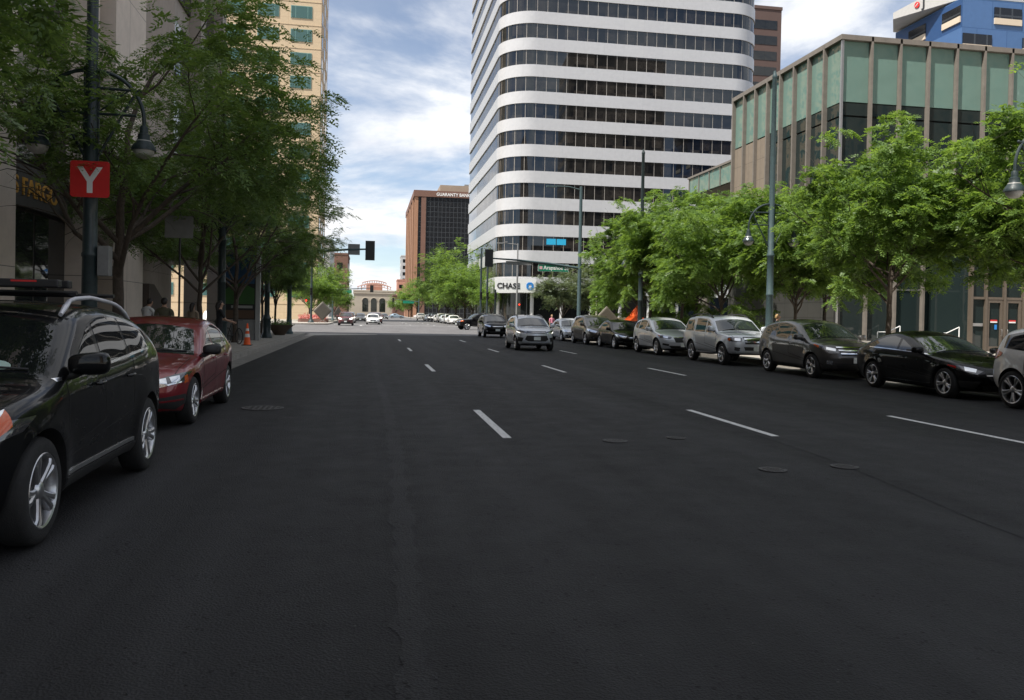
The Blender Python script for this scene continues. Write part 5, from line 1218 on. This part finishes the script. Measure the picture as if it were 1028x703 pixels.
simple_block('grey_building',(-22,245,0),(10.6,30,22),M['greyconc'],'grey building with dark windows behind the far left trees',M['bglass'],4,3,(2.4,2.2),'yw',4,4.2)
simple_block('brown_tower',(77.5,176,0),(13.7,16,72),M['brownprecast'],'brown tower with dark window rows behind the right edge of the white tower',M['bglass'],14,4,(2.9,2.0),'yx',22,3.5)
simple_block('tan_tower',(58,-46,0),(42,22,88),M['tanbrick'],'tan masonry tower behind the camera, seen only in window reflections',M['bglass'],14,7,(2.3,2.4),'+x',26,4.1)
def station():
    e=empty('station_hall',(0,520,0)); tag(e,'stone hall with three arched windows at the end of the street','building')
    st=mat('station_stone',(.36,.32,.26),.85,var=.1,scale=.2)
    MB().box((-9.5,0,.05),(17,16,14.6)).build('wall',st,e); MB().box((-38,3,.05),(-9.5,15,10)).build('wing',st,e); MB().box((17,3,.05),(45,15,10)).build('wing',st,e)
    MB().box((-10,-.5,13.4),(17.5,16.4,14.2)).build('cornice',st,e); MB().box((-9.9,-.3,14.6),(17.4,16,15.6)).build('parapet',st,e)
    for x in (-4.2,1.,6.2):
        p=[(x,2.2),(x+3.6,2.2),(x+3.6,8.8)]+[(x+1.8+1.8*math.cos(t),8.8+1.8*math.sin(t)) for t in np.linspace(.1,math.pi-.1,10)]+[(x,8.8)]
        MB().prism(p,-.08,.05,'y').build('window',M['bglass'],e)
        mb=MB(); mb.tube([(x+1.8+2.1*math.cos(t),-.12,8.8+2.1*math.sin(t)) for t in np.linspace(0,math.pi,12)],.25,6); mb.build('arch',st,e,50)
    rd=mat('red_steel_letters',(.40,.235,.19),.7)  # red paled so that distance haze is put into the colour
    for k_,(zc,hw,rise) in enumerate(((17.6,10.5,1.8),(20.2,7.5,1.4))):
        mb=MB(); mb.tube([(3+hw*t,2+k_,zc+rise*(1-t*t)) for t in np.linspace(-1,1,13)],.32,6); mb.tube([(3+hw*t,2+k_,zc-1.5+rise*(1-t*t)) for t in np.linspace(-1,1,13)],.22,6)
        for t in np.linspace(-.95,.95,11): mb.tube([(3+hw*t,2+k_,zc-1.6+rise*(1-t*t)),(3+hw*t,2+k_,zc+rise*(1-t*t))],.22,5)
        mb.build('roof_sign_frame',rd,e,50,fix=False)
    for x in np.linspace(-5,11,5): MB().box((x,2.4,15.6),(x+.4,2.8,19)).build('sign_post',rd,e)
    MB().box((-2,6,15.6),(8,12,20)).build('attic',M['pinkbrick'],e)
station()
M['bluepanel']=blocks('blue_metal_panels',(.075,.155,.325),(.07,.147,.305),3.65,3.05,.03,(.03,.08,.2),.35,'xz',.08,.15,.5)
def blue_block():
    X,Y=62.3,80.; e=empty('blue_building',(X,Y,0)); tag(e,'blue panelled building with white roof slab behind the glass building','building')
    H=36.7; MB().box((0,0,.05),(40,11.5,H)).build('wall',M['bluepanel'],e)
    sill=mat('cream_sill',(.66,.55,.42),.7)
    def win(face,a,b,z0,z1):
        if face=='y':
            f=MB().box((a,-.10,z0),(b,.02,z1)).build('window',M['blackglass'],e); MB().box((a,-.14,z0-.66),(b,.0,z0-.005)).build('window_sill',sill,f)
        else:
            f=MB().box((-.10,a,z0),(.02,b,z1)).build('window',M['blackglass'],e); MB().box((-.14,a,z0-.66),(.0,b,z0-.005)).build('window_sill',sill,f)
    for r_ in range(6):
        z=34.8-3.05*r_
        for i in range(4): win('y',(3.85 if r_%2==0 else .1)+7.3*i,(7.2 if r_%2==0 else 3.6)+7.3*i,z,z+1.15)
        for i in range(2):
            a,b=((.2,3.1),(5.9,8.9))[i] if r_%2==0 else ((3.2,5.8),(9.,11.2))[i]
            win('x',a,b,z,z+1.15)
    MB().box((1.2,.8,H),(39,11,H+.25)).build('attic',M['blackglass'],e)
    A=Vector((.9,.4,0)); T=Vector((-2.7,8.1,0))
    pb=[(.9,.4),(42,.4),(42,12),(0,12),(-2.7,8.1)]; tz=[2.9,2.9,2.9,1.6,1.0]; sl=MB(); sl.add([(x,y,H+.26) for x,y in pb]+[(x,y,H+z) for (x,y),z in zip(pb,tz)],[(4,3,2,1,0),(5,6,7),(5,7,8),(5,8,9)]+[(i,(i+1)%5,5+(i+1)%5,5+i) for i in range(5)])
    sl.build('roof_slab',mat('roof_slab_white',(.46,.45,.43),.6,var=.08),e)
    d=(A-T).normalized(); nrm=Vector((d.y,-d.x,0)); c=T+d*2.9+nrm*.02
    if nrm.x>0: nrm=-nrm; c=T+d*2.9+nrm*.02
    mb=MB(); vs=[c+d*.30*math.cos(t)+Vector((0,0,H+1.05+.34*math.sin(t))) for t in np.linspace(0,2*math.pi,20,endpoint=False)]; vs2=[v+nrm*.08 for v in vs]
    mb.add(vs+vs2,[tuple(range(19,-1,-1)),tuple(range(20,40))]+[(i,(i+1)%20,20+(i+1)%20,20+i) for i in range(20)]); o=mb.build('emblem',M['red'],e)
    q=c+nrm*.10; mb=MB(); mb.tube([q-d*.14+Vector((0,0,H+.88)),q+Vector((0,0,H+1.04)),q+d*.14+Vector((0,0,H+1.22))],.05,6); mb.build('emblem_mark',M['white'],o)
    p=T+d*3.5+nrm*.03; text('lettering','J',1.25,(p.x,p.y,H+.62),(R(90),0,math.atan2(d.y,d.x)),M['ink'],e,ext=.04,bold=.03)
blue_block()
# ------------------------------------------------------------------ placing the street furniture, trees and people
G1='street lamps along the right kerb'; G2='street lamps along the left kerb'
la=lamp_post((15.3,29.95,.15),M['poleteal'],'teal grey double street lamp in front of the glass building',G1)
def lp(src,loc,lb,g): c=copy_tree(src); c.location=loc; c['label']=lb; c['group']=g; return c
lp(la,(15.3,16.6,.15),'teal grey double street lamp at the right photo edge, one lamp showing',G1)
lb_=lamp_post((15.3,45.5,.15),M['polegreen'],'dark lamp pole rising out of the trees by the orange sign',G1)
lc=lamp_post((-5.25,16.9,.15),M['polegreen'],'dark green double street lamp carrying the red Y sign',G2)
lp(lc,(-5.25,31.2,.15),'dark green double street lamp behind the dark red sedan',G2); lp(lc,(-5.35,45.6,.15),'dark green double street lamp beside the poster kiosk',G2)
MB().box((.16,-.11,2.05),(.37,.13,2.62)).build('junction_box',M['greypanel'],lc,bevel=.015)
ys=empty('letter_sign',(-5.25,16.9,.15)); tag(ys,'square red sign with white Y fixed to the dark green lamp pole','sign')
mb=MB(); mb.prism([(a-.0,b+3.86) for a,b in rrect(-.31,.38,-.34,.34,.05,5)],-.165,-.150,'y'); pl=mb.build('sign_panel',M['red'],ys)
mb=MB(); mb.prism([(-.19,4.09),(-.085,4.09),(.035,3.90),(.155,4.09),(.26,4.09),(.085,3.81),(.085,3.60),(-.015,3.60),(-.015,3.81)],-.172,-.1655,'y'); mb.build('lettering',M['white'],ys)
mb=MB(); mb.lathe([(.155,3.62),(.155,3.66)],n=16); mb.lathe([(.155,4.06),(.155,4.10)],n=16); mb.build('clamp',M['steel'],ys,fix=False)
# blank back of a road sign on a thin post
sb=empty('road_sign',(-4.95,23.4,.15)); tag(sb,'grey back of a road sign on a thin post behind the red sedan','sign')
MB().box((-.46,-.012,3.35),(.26,.012,3.95)).build('sign_panel',M['greypanel'],sb,bevel=.004); mb=MB(); mb.tube([(-.08,.04,0),(-.08,.04,4.1)],.028,8); mb.build('post',M['black'],sb,50)
# poster kiosk
kz=empty('poster_kiosk',(-6.2,42,.15)); tag(kz,'tall poster kiosk with green and blue poster on the left pavement','kiosk')
MB().box((-.92,-.10,0),(.72,.10,1.0)).build('base',M['greypanel'],kz,bevel=.01); MB().box((.74,-.14,0),(.95,.14,4.6)).build('post',mat('kiosk_post',(.36,.36,.35),.5,.2),kz,bevel=.01); MB().box((-1.06,-.12,0),(-.93,.12,4.6)).build('post',M['greypanel'],kz,bevel=.01)
MB().box((-.92,-.08,1.0),(.73,.08,4.55)).build('panel',M['black'],kz)
po=MB().box((-.86,-.088,2.75),(.68,-.082,4.45)).build('poster',mat('poster_blue',(.02,.07,.16),.4,var=.3,scale=2),kz)
MB().prism([(-.86,1.75),(.68,1.75),(.68,2.5),(.2,2.74),(-.3,2.74),(-.86,2.3)],-.088,-.082,'y').build('poster',mat('poster_green',(.03,.10,.02),.4,var=.3,scale=2),kz)
MB().box((-.4,-.088,1.55),(.6,-.082,1.68)).build('poster',mat('poster_caption',(.3,.3,.28),.5),kz); MB().box((-.86,-.088,1.05),(.68,-.082,1.45)).build('poster',mat('poster_brown',(.10,.055,.03),.5,var=.2,scale=3),kz)
cone((-4.95,35.6,.15),'orange traffic cone beside the poster kiosk')
bicycle((-5.75,37.2,.15),R(35),'dark bicycle leaning by the thin tree trunk near the cone',M['black'])
bicycle((-6.3,36.2,.15),R(20),'teal bicycle behind the thin tree trunk near the cone',mat('teal_frame',(.02,.18,.16),.4))
def planter(loc,label):
    e=empty('flower_planter',loc); tag(e,label,'planter','planters on the left pavement'); mb=MB(); mb.lathe([(.30,0),(.34,.05),(.55,.35),(.78,.55),(.82,.62),(.76,.62),(.70,.56),(0,.54)],n=24); mb.build('bowl',mat('planter_brown',(.10,.07,.05),.7,var=.2),e,40)
    nr=np.random.RandomState(3); n=500; P=np.stack([nr.normal(0,.3,n),nr.normal(0,.3,n),.55+abs(nr.normal(0,.16,n))],1); d=nr.normal(0,1,(n,3)); d/=np.linalg.norm(d,axis=1,keepdims=True); q=np.cross(d,nr.normal(0,1,(n,3))); V=np.stack([P,P+d*.06+q*.02,P+d*.12,P+d*.06-q*.02],1).reshape(-1,3)
    me=bpy.data.meshes.new('plant'); me.from_pydata(V.tolist(),[],np.arange(4*n).reshape(-1,4).tolist()); me.materials.append(M['leaf_dark']); link('plant',me,e)
planter((-5.3,51.6,.15),'round brown planter bowl on the left pavement before the crossing'); planter((-6.9,52.6,.15),'brown planter bowl nearer the wall before the crossing')
# traffic signals: masts on our side of the crossing, seen from behind
def mast(loc,label,tox,zarm=5.55,lumin=None,head_x=None,H=6.4,m=M['poleteal']):
    e=empty('signal_mast',loc); tag(e,label,'traffic signal'); mb=MB(); mb.lathe([(.26,0),(.26,.12),(.19,.2),(.17,.9),(.15,1.0),(.11,H),(0,H+.03)],n=14); mb.build('pole',m,e,40)
    mb=MB(); mb.tube([(0,0,zarm-.35),(tox*.35,0,zarm-.05),(tox*.7,0,zarm+.12),(tox,0,zarm+.2)],[.10,.085,.07,.05],10); mb.build('arm',m,e,50)
    return e
rm=mast((15.2,59.2,.15),'tall signal mast with street name sign rising from the right trees',-6.7,5.35,H=11)
signal_head(rm,(-6.75,0,5.55),R(180))
mb=MB(); mb.box((-3.1,-.02,4.72),(-.85,.02,5.22)); sg=mb.build('street_name_sign',M['signgreen'],rm,bevel=.006); MB().box((-3.12,-.012,4.70),(-.83,.012,5.24)).build('sign_border',M['white'],sg)
text('lettering','Arapahoe St',.40,(-2.72,-.024,4.85),(R(90),0,0),M['white'],sg,ext=.002,sx=.93,bold=.008); MB().box((-3.02,-.026,4.86),(-2.80,-.022,5.08)).build('sign_emblem',mat('pink_emblem',(.65,.4,.42),.5),sg)
MB().box((-5.5,-.02,5.12),(-3.6,.02,5.38)).build('sign_back',M['greypanel'],rm)
mb=MB(); mb.tube([(0,0,10.75),(-.9,0,10.95),(-1.9,0,10.95)],.045,8); mb.box((-2.6,-.14,10.86),(-1.85,.14,10.98)); mb.build('luminaire_arm',M['poleteal'],rm,50,fix=False)
lm=mast((-5.0,54.3,.15),'signal mast reaching over the road from the left trees',4.95,5.35,H=6.4); signal_head(lm,(5.0,0,5.45),R(180)); MB().box((3.6,-.02,5.15),(4.35,.02,5.85)).build('sign_back',M['greypanel'],lm)
fm=mast((-6.2,146,.15),'distant signal mast with small green name sign, left of the road',6.6,5.5,H=7); signal_head(fm,(6.6,0,5.6),R(180)); MB().box((1.2,-.03,4.7),(3.2,.03,5.3)).build('street_name_sign',M['signgreen'],fm)
fr_=mast((15.4,262,.15),'distant signal mast with green name sign, right of the road',-8,5.5,H=7); signal_head(fr_,(-8,0,5.6),R(180)); MB().box((-5,-.03,4.6),(-1.5,.03,5.4)).build('street_name_sign',M['signgreen'],fr_)
def ped_pole(loc,label,H=5.8,lit=0,n=3,both=False):
    e=empty('signal_pole',loc); tag(e,label,'traffic signal'); mb=MB(); mb.lathe([(.42,0),(.42,.12),(.30,.25),(.17,.5),(.15,1.0),(.13,H),(0,H+.02)],n=14); mb.build('pole',M['polegreen'],e,40)
    signal_head(e,(0,-.28,4.1),0,None if lit is None else 99,plate=False); 
    if lit is not None: signal_head(e,(-.65,-.1,2.9),0,0,plate=False,n=1)
    return e
ped_pole((-7.55,112.4,.15),'dark green signal pole with red hand lamp at the far left corner',9.5)
e=ped_pole((15.1,113,.15),'teal pole left of a pair at the far right corner',10.6,None); e=ped_pole((16.2,114.5,.15),'thicker dark pole right of a pair at the far right corner',9.4,None)
e=ped_pole((17.3,114.2,.15),'grey signal pole with vertical signal at the far right corner',5,None)
cl=empty('street_lamp',(20.6,115.5,.15)); tag(cl,'slim grey pole with double lamp arm in front of the white tower','street lamp'); mb=MB(); mb.lathe([(.16,0),(.09,11.6),(0,11.65)],n=12); mb.build('pole',M['greypanel'],cl,40)
mb=MB(); mb.tube([(0,0,11.5),(-2.2,0,11.65)],.05,8); mb.build('arm',M['greypanel'],cl); MB().box((-3.0,-.15,11.55),(-2.2,.15,11.7)).build('lamp_head',M['greypanel'],cl); MB().box((-2.0,-.12,11.75),(-1.5,.12,11.86)).build('lamp_head',M['greypanel'],cl)
rs=signal_head(cl,(.3,-.3,3.0),0,0,plate=False,n=1)
wp=empty('thin_post',(17.1,74,.0)); tag(wp,'thin white post standing at the lawn before the crossing','post'); wp.location=(17.0,60.8,.15); mb=MB(); mb.lathe([(.09,0),(.075,3.3),(0,3.35)],n=10); mb.build('shaft',mat('pale_post',(.6,.57,.48),.6),wp,40); mb=MB(); mb.lathe([(.16,0),(.16,.06),(.1,.1)],n=10); mb.build('base',M['greypanel'],wp,40)
bx=empty('utility_cabinet',(18.6,60,.15)); tag(bx,'tan utility cabinet beside the thin white post','cabinet'); MB().box((-.55,-.3,0),(.55,.3,1.45)).build('cabinet_body',mat('cabinet_tan',(.40,.34,.25),.6,var=.1),bx,bevel=.02); MB().box((-.5,-.312,.08),(-.02,-.30,1.36)).build('door',mat('cabinet_door',(.38,.32,.235),.6),bx)
ob=empty('work_sign',(15.45,46.75,.15)); tag(ob,'bright orange road work sign sagging against the dark pole','work sign')
mb=MB(); pz=[(-.67,-.06),(-.40,.20),(-.18,.46),(.10,.80),(.17,.62),(.22,.42),(.42,.12),(.66,-.02),(.36,-.10),(.0,-.13),(-.35,-.12)]; cy_=[.05,-.04,.06,.0,.08,-.05,.03,.0,-.06,.08,-.03]; n=len(pz); vs=[(x,y,1.38+z) for (x,z),y in zip(pz,cy_)]; ctr=(-.05,-.10,1.52)
mb.add(vs+[ctr],[(i_,(i_+1)%n,n) for i_ in range(n)]); pn=mb.build('sign_panel',M['orange'],ob); sm=pn.modifiers.new('t','SOLIDIFY'); sm.thickness=.014
mb=MB(); mb.tube([(0,.1,.02),(0,.08,2.0)],.02,6)
for sx,sy in ((-.5,-.4),(.5,-.4),(-.5,.5),(.5,.5)): mb.tube([(0,.1,.4),(sx,sy+.1,.02)],.016,6)
mb.build('stand',M['greypanel'],ob,60,fix=False)
diamond_sign((14.75,50.4,.15),R(4),'weathered grey back of a diamond sign left of the orange sign',M['signback'],.84,1.32)
diamond_sign((-5.9,109,.15),R(20),'grey back of a diamond sign at the far left corner',M['signback'],1.25,1.55); diamond_sign((-4.0,111.5,.15),R(55),'narrow grey back of a turned diamond sign beside the maroon SUV',M['signback'],1.0,1.2)
fb=empty('flower_bed',(-7.6,118,.15)); tag(fb,'bed of pink flowers behind the grey diamond sign','flower bed'); MB().prism(rrect(-2,2,-1.6,1.6,.5),0,.45).build('bed_wall',M['brick_red'],fb)
nr=np.random.RandomState(9); n=700; P=np.stack([nr.uniform(-1.8,1.8,n),nr.uniform(-1.4,1.4,n),.45+nr.uniform(0,.5,n)],1); d=nr.normal(0,.16,(n,3)); q=nr.normal(0,.08,(n,3)); V=np.stack([P,P+d*.5+q,P+d,P+d*.5-q],1).reshape(-1,3)
me=bpy.data.meshes.new('flowers'); me.from_pydata(V.tolist(),[],np.arange(4*n).reshape(-1,4).tolist()); me.materials.append(leafmat('pink_petals',(.55,.12,.16),(.6,.35,.3),.3)); link('flowers',me,fb)

# trees
GL='trees along the left pavement'; GR='trees along the right pavement'; GF='trees beyond the crossing'
tA=make_tree(11,(-5.6,20.1,.15),0.6,1,'forked dark trunk and wide crown beside the red Y sign',GL,H=10.2,spread=3.5,trunk=2.9,fronds=18000,fl=.26,prune=lambda P:(P[:,0]*math.cos(.6)-P[:,1]*math.sin(.6)<-1.3)&(P[:,2]<6.2)|(P[:,2]<4.0)|(P[:,0]*math.cos(.6)-P[:,1]*math.sin(.6)>4.7),leaf=M['leaf_dark'],tr=.14,nlimb=7,upright=.40,droop=.55)
tB=make_tree(12,(-5.75,30.0,.15),1.9,.98,'thin trunked tree behind the cone on the left pavement',GL,H=9.4,spread=3.3,trunk=2.8,fronds=13000,fl=.26,prune=lambda P:P[:,2]<3.5,leaf=M['leaf_dark'],tr=.10,nlimb=7,upright=.4,droop=.5)
tree_copy(tB,(-6.7,9.7,.15),4.0,.95,'tree out of frame whose sprays hang in at the top left',GL)
tree_copy(tA,(-5.9,38.6,.15),2.9,.9,'left pavement tree behind the poster kiosk',GL); tree_copy(tB,(-5.8,47.5,.15),.3,.86,'left pavement tree behind the planters',GL)
tree_copy(tB,(-5.9,54.5,.15),3.3,.80,'last left pavement tree, reaching towards the signal arm',GL); tree_copy(tA,(-8.2,57.5,.15),5.0,.72,'tree standing back from the left corner',GL)
pr=lambda P:(P[:,0]<-2.55)
rA=make_tree(21,(16.3,23.9,.15),0,1.06,'large sunlit tree behind the black sedan, by the glass doors',GR,H=6.7,spread=3.1,trunk=2.6,fronds=20000,fl=.235,tr=.088,nlimb=8,upright=.42,droop=.4,flat=.75,lw=.27,prune=pr)
rB=make_tree(22,(17.6,32.3,.15),.3,1,'sunlit tree between the lamp post and the charcoal SUV',GR,H=6.6,spread=3.0,trunk=2.3,fronds=18500,fl=.235,tr=.08,nlimb=8,upright=.45,droop=.4,flat=.75,lw=.27,prune=pr)
rC=make_tree(25,(16.4,36.9,.15),-.2,1.14,'sunlit tree behind the boxy silver SUV',GR,H=6.9,spread=2.8,trunk=2.1,fronds=18500,fl=.24,tr=.085,nlimb=7,upright=.6,droop=.45,flat=.8,lw=.26,prune=pr)
for src,x,y,rz,sc,lb in ((rA,18.3,18.6,.3,1.15,'tree at the right photo edge with its trunk out of frame'),(rB,16.5,42.4,-.3,1.2,'sunlit tree behind the rounded silver SUV'),(rA,17.0,48.6,.35,1.22,'sunlit tree right of the orange sign pole'),
  (rC,18.2,54.6,.1,1.06,'sunlit tree behind the bronze minivan'),(rA,21.2,36.0,2.6,1.1,'small tree nearer the glass front behind the boxy SUV'),(rB,21.5,52,3.2,1.25,'tree on the lawn behind the orange sign'),(rC,21.5,58,2.4,1.12,'tree on the lawn behind the silver sedan')):
    tree_copy(src,(x,y,.15),rz,sc,lb,GR)
ol=make_tree(31,(19.2,68.5,.15),0,1,'grey-green conical tree in front of the white tower sign',GR,H=8.5,spread=2.4,trunk=1.2,fronds=9000,fl=.4,leaf=M['leaf_olive'],tr=.12,nlimb=7,upright=1.3,droop=.1)
ol.location=(26.6,112.6,.15)
tree_copy(ol,(31.2,113.5,.15),2.,1.15,'taller grey-green tree with spiky top beside the white tower',GR)
fA=make_tree(41,(17.2,150,.15),0,1,'broad bright green tree beyond the crossing before the dark bank block',GF,H=13,spread=6.6,trunk=3,fronds=9000,fl=.62,tr=.2,nlimb=7,upright=.6,droop=.3)
for (x,y,rz,s_,lb) in ((17.2,166,2.,.98,'second bright green tree in the row beyond the crossing'),(17.0,138,4.,.72,'smaller tree at the near end of the row beyond the crossing'),(17.2,183,1.,.92,'third bright green tree in the row beyond the crossing'),(17,205,3.,.85,'fourth bright green tree in the row beyond the crossing'),(16.8,285,5.,.9,'round tree at the end of the row below the thin grey tower'),(15.5,330,.5,.8,'small far tree beside the low red brick building'),
    (-8.5,127,1.,.62,'small tree behind the grey diamond signs'),(-9.5,137,3.,.7,'tree at the foot of the beige tower'),(-9.2,170,5.,.75,'far left tree before the grey building'),(-8.6,215,2.,.6,'small dark tree before the stone hall at the left'),(13.6,430,2.,.7,'low far tree before the right arch of the stone hall'),(19,129,2.6,.5,'small tree beside the white tower corner')):
    tree_copy(fA,(x,y,.15),rz,s_,lb,GF)
GS='shrubs behind the right kerb'
s0=shrub(5,(19.3,47.5,.15),(2.6,2.2,1.7),'dark green shrub behind the orange sign',GS,M['leaf_dark'])
for (x,y,lb) in ((20.8,44.6,'dark green shrub behind the rounded silver SUV'),(19.0,50.8,'dark green shrub at the near end of the lawn'),(21.6,54.5,'dark green shrub in the middle of the lawn'),(22.6,48.4,'dark green shrub under the lawn tree'),(24.2,60.5,'dark green shrub at the far end of the lawn')):
    c=copy_tree(s0); c.location=(x,y,.15); c.rotation_euler=(0,0,x*3); c['label']=lb
# people
PW='people on the left pavement'
person((-6.9,27.4,.15),R(150),'bending man in a white shirt on the left pavement',M['shirt_white'],M['trousers_dark'],M['hair_dark'],1.74,lean=.42,arms=((.5,.5),(.4,.4)),sleeve=.5,group=PW)
person((-5.35,23.2,.15),R(175),'man in an olive shirt seen from behind over the red car roof',M['shirt_olive'],M['trousers_dark'],M['hair_dark'],1.72,group=PW,stride=.08)
person((-5.95,29.8,.15),R(160),'woman in a tan top with dark hair beside the lamp post',M['shirt_tan'],M['trousers_dark'],M['hair_dark'],1.66,True,.1,longhair=True,group=PW)
person((-4.72,27.6,.15),R(120),'woman in a black top looking down beside the lamp post',M['shirt_black'],M['trousers_dark'],M['hair_dark'],1.72,True,.06,arms=((.5,.9),(.4,.9)),lean=.1,longhair=True,group=PW)
person((15.1,67.8,0),R(10),'pedestrian in a pink top and dark jeans by the silver sedan',M['shirt_pink'],M['jeans'],M['hair_blond'],1.7,True,.12)
person((16.2,31.0,.15),R(60),'blond pedestrian on the pavement behind the charcoal SUV',M['shirt_blue'],M['jeans'],M['hair_blond'],1.68,True,.1,arms=((.6,1.6),(.1,.2)))

for fn in (black_suv,red_sedan,black_coupe,grey_cross,boxy_silver,silver_cross,small_black,bronze_van,silver_far,pale_rear,silver_moving,black_moving,black_turning,far_cars): fn()

# ------------------------------------------------------------------ sky, sun, camera
EL=R(60); sd=Vector((-.88*math.cos(EL),-.475*math.cos(EL),math.sin(EL))).normalized()
W=bpy.data.worlds.new('World'); S.world=W; W.use_nodes=True; nt=W.node_tree; L=nt.links.new
bg=nt.nodes['Background']; sky=N(nt,'ShaderNodeTexSky'); sky.sky_type='NISHITA'; sky.sun_disc=False; sky.sun_elevation=EL; sky.sun_rotation=math.atan2(sd.x,sd.y); sky.altitude=1600; sky.air_density=1.; sky.dust_density=.6; sky.ozone_density=1.
tc=N(nt,'ShaderNodeTexCoord'); sx=N(nt,'ShaderNodeSeparateXYZ'); L(tc.outputs['Generated'],sx.inputs[0])
den=N(nt,'ShaderNodeMath',operation='ADD'); den.inputs[1].default_value=.16; mxz=N(nt,'ShaderNodeMath',operation='MAXIMUM'); mxz.inputs[1].default_value=0; L(sx.outputs[2],mxz.inputs[0]); L(mxz.outputs[0],den.inputs[0])
dx=N(nt,'ShaderNodeMath',operation='DIVIDE'); dy=N(nt,'ShaderNodeMath',operation='DIVIDE'); L(sx.outputs[0],dx.inputs[0]); L(den.outputs[0],dx.inputs[1]); L(sx.outputs[1],dy.inputs[0]); L(den.outputs[0],dy.inputs[1])
cb=N(nt,'ShaderNodeCombineXYZ'); L(dx.outputs[0],cb.inputs[0]); L(dy.outputs[0],cb.inputs[1]); cb.inputs[2].default_value=CLOUDSEED
n1=N(nt,'ShaderNodeTexNoise',Scale=1.25,Detail=9.,Roughness=.58,Distortion=.35); L(cb.outputs[0],n1.inputs['Vector'])
n2=N(nt,'ShaderNodeTexNoise',Scale=2.6,Detail=8.,Roughness=.6); L(cb.outputs[0],n2.inputs['Vector'])
r1=N(nt,'ShaderNodeMapRange',interpolation_type='SMOOTHSTEP'); r1.inputs[1].default_value=CL0; r1.inputs[2].default_value=CL1; r1.inputs[3].default_value=.16; L(n1.outputs[0],r1.inputs[0])
cc=N(nt,'ShaderNodeMix',data_type='RGBA'); cc.inputs[6].default_value=(*[CB*v for v in (.70,.73,.80)],1); cc.inputs[7].default_value=(*[CB*v for v in (1.,1.,1.)],1)
r2=N(nt,'ShaderNodeMapRange'); r2.inputs[1].default_value=.35; r2.inputs[2].default_value=.62; L(n2.outputs[0],r2.inputs[0]); L(r2.outputs[0],cc.inputs[0])
mx=N(nt,'ShaderNodeMix',data_type='RGBA'); L(r1.outputs[0],mx.inputs[0]); L(sky.outputs[0],mx.inputs[6]); L(cc.outputs[2],mx.inputs[7]); L(mx.outputs[2],bg.inputs[0]); bg.inputs[1].default_value=SKY
sl=bpy.data.lights.new('sun','SUN'); sl.energy=SUNE; sl.angle=R(.53); sl.color=(1,.95,.88); so=link('sun',sl); so.rotation_euler=sd.to_track_quat('Z','Y').to_euler(); so.location=(-40,-30,80)
cam=bpy.data.cameras.new('camera'); co=link('camera',cam); cam.sensor_width=36; cam.lens=36*831/1028; cam.shift_y=-23.5/1028; cam.clip_start=.05; cam.clip_end=6000
a,p,ro=R(9.8128),R(.7751),R(1.1)
F=Vector((math.sin(a)*math.cos(p),math.cos(a)*math.cos(p),-math.sin(p))); Rt=Vector((math.cos(a),-math.sin(a),0)); U=Rt.cross(F)
cx=Rt*math.cos(ro)+U*math.sin(ro); cy=U*math.cos(ro)-Rt*math.sin(ro)
co.matrix_world=Matrix(((cx.x,cy.x,-F.x,0),(cx.y,cy.y,-F.y,0),(cx.z,cy.z,-F.z,1.6),(0,0,0,1))); S.camera=co
S.view_settings.view_transform='Standard'; S.view_settings.look='None'; S.view_settings.gamma=1; S.view_settings.exposure=EXPO
S.cycles.use_denoising=True; S.cycles.max_bounces=8; S.cycles.diffuse_bounces=3; S.cycles.glossy_bounces=4; S.cycles.transmission_bounces=4; S.cycles.sample_clamp_indirect=6; S.cycles.caustics_reflective=False; S.cycles.caustics_refractive=False
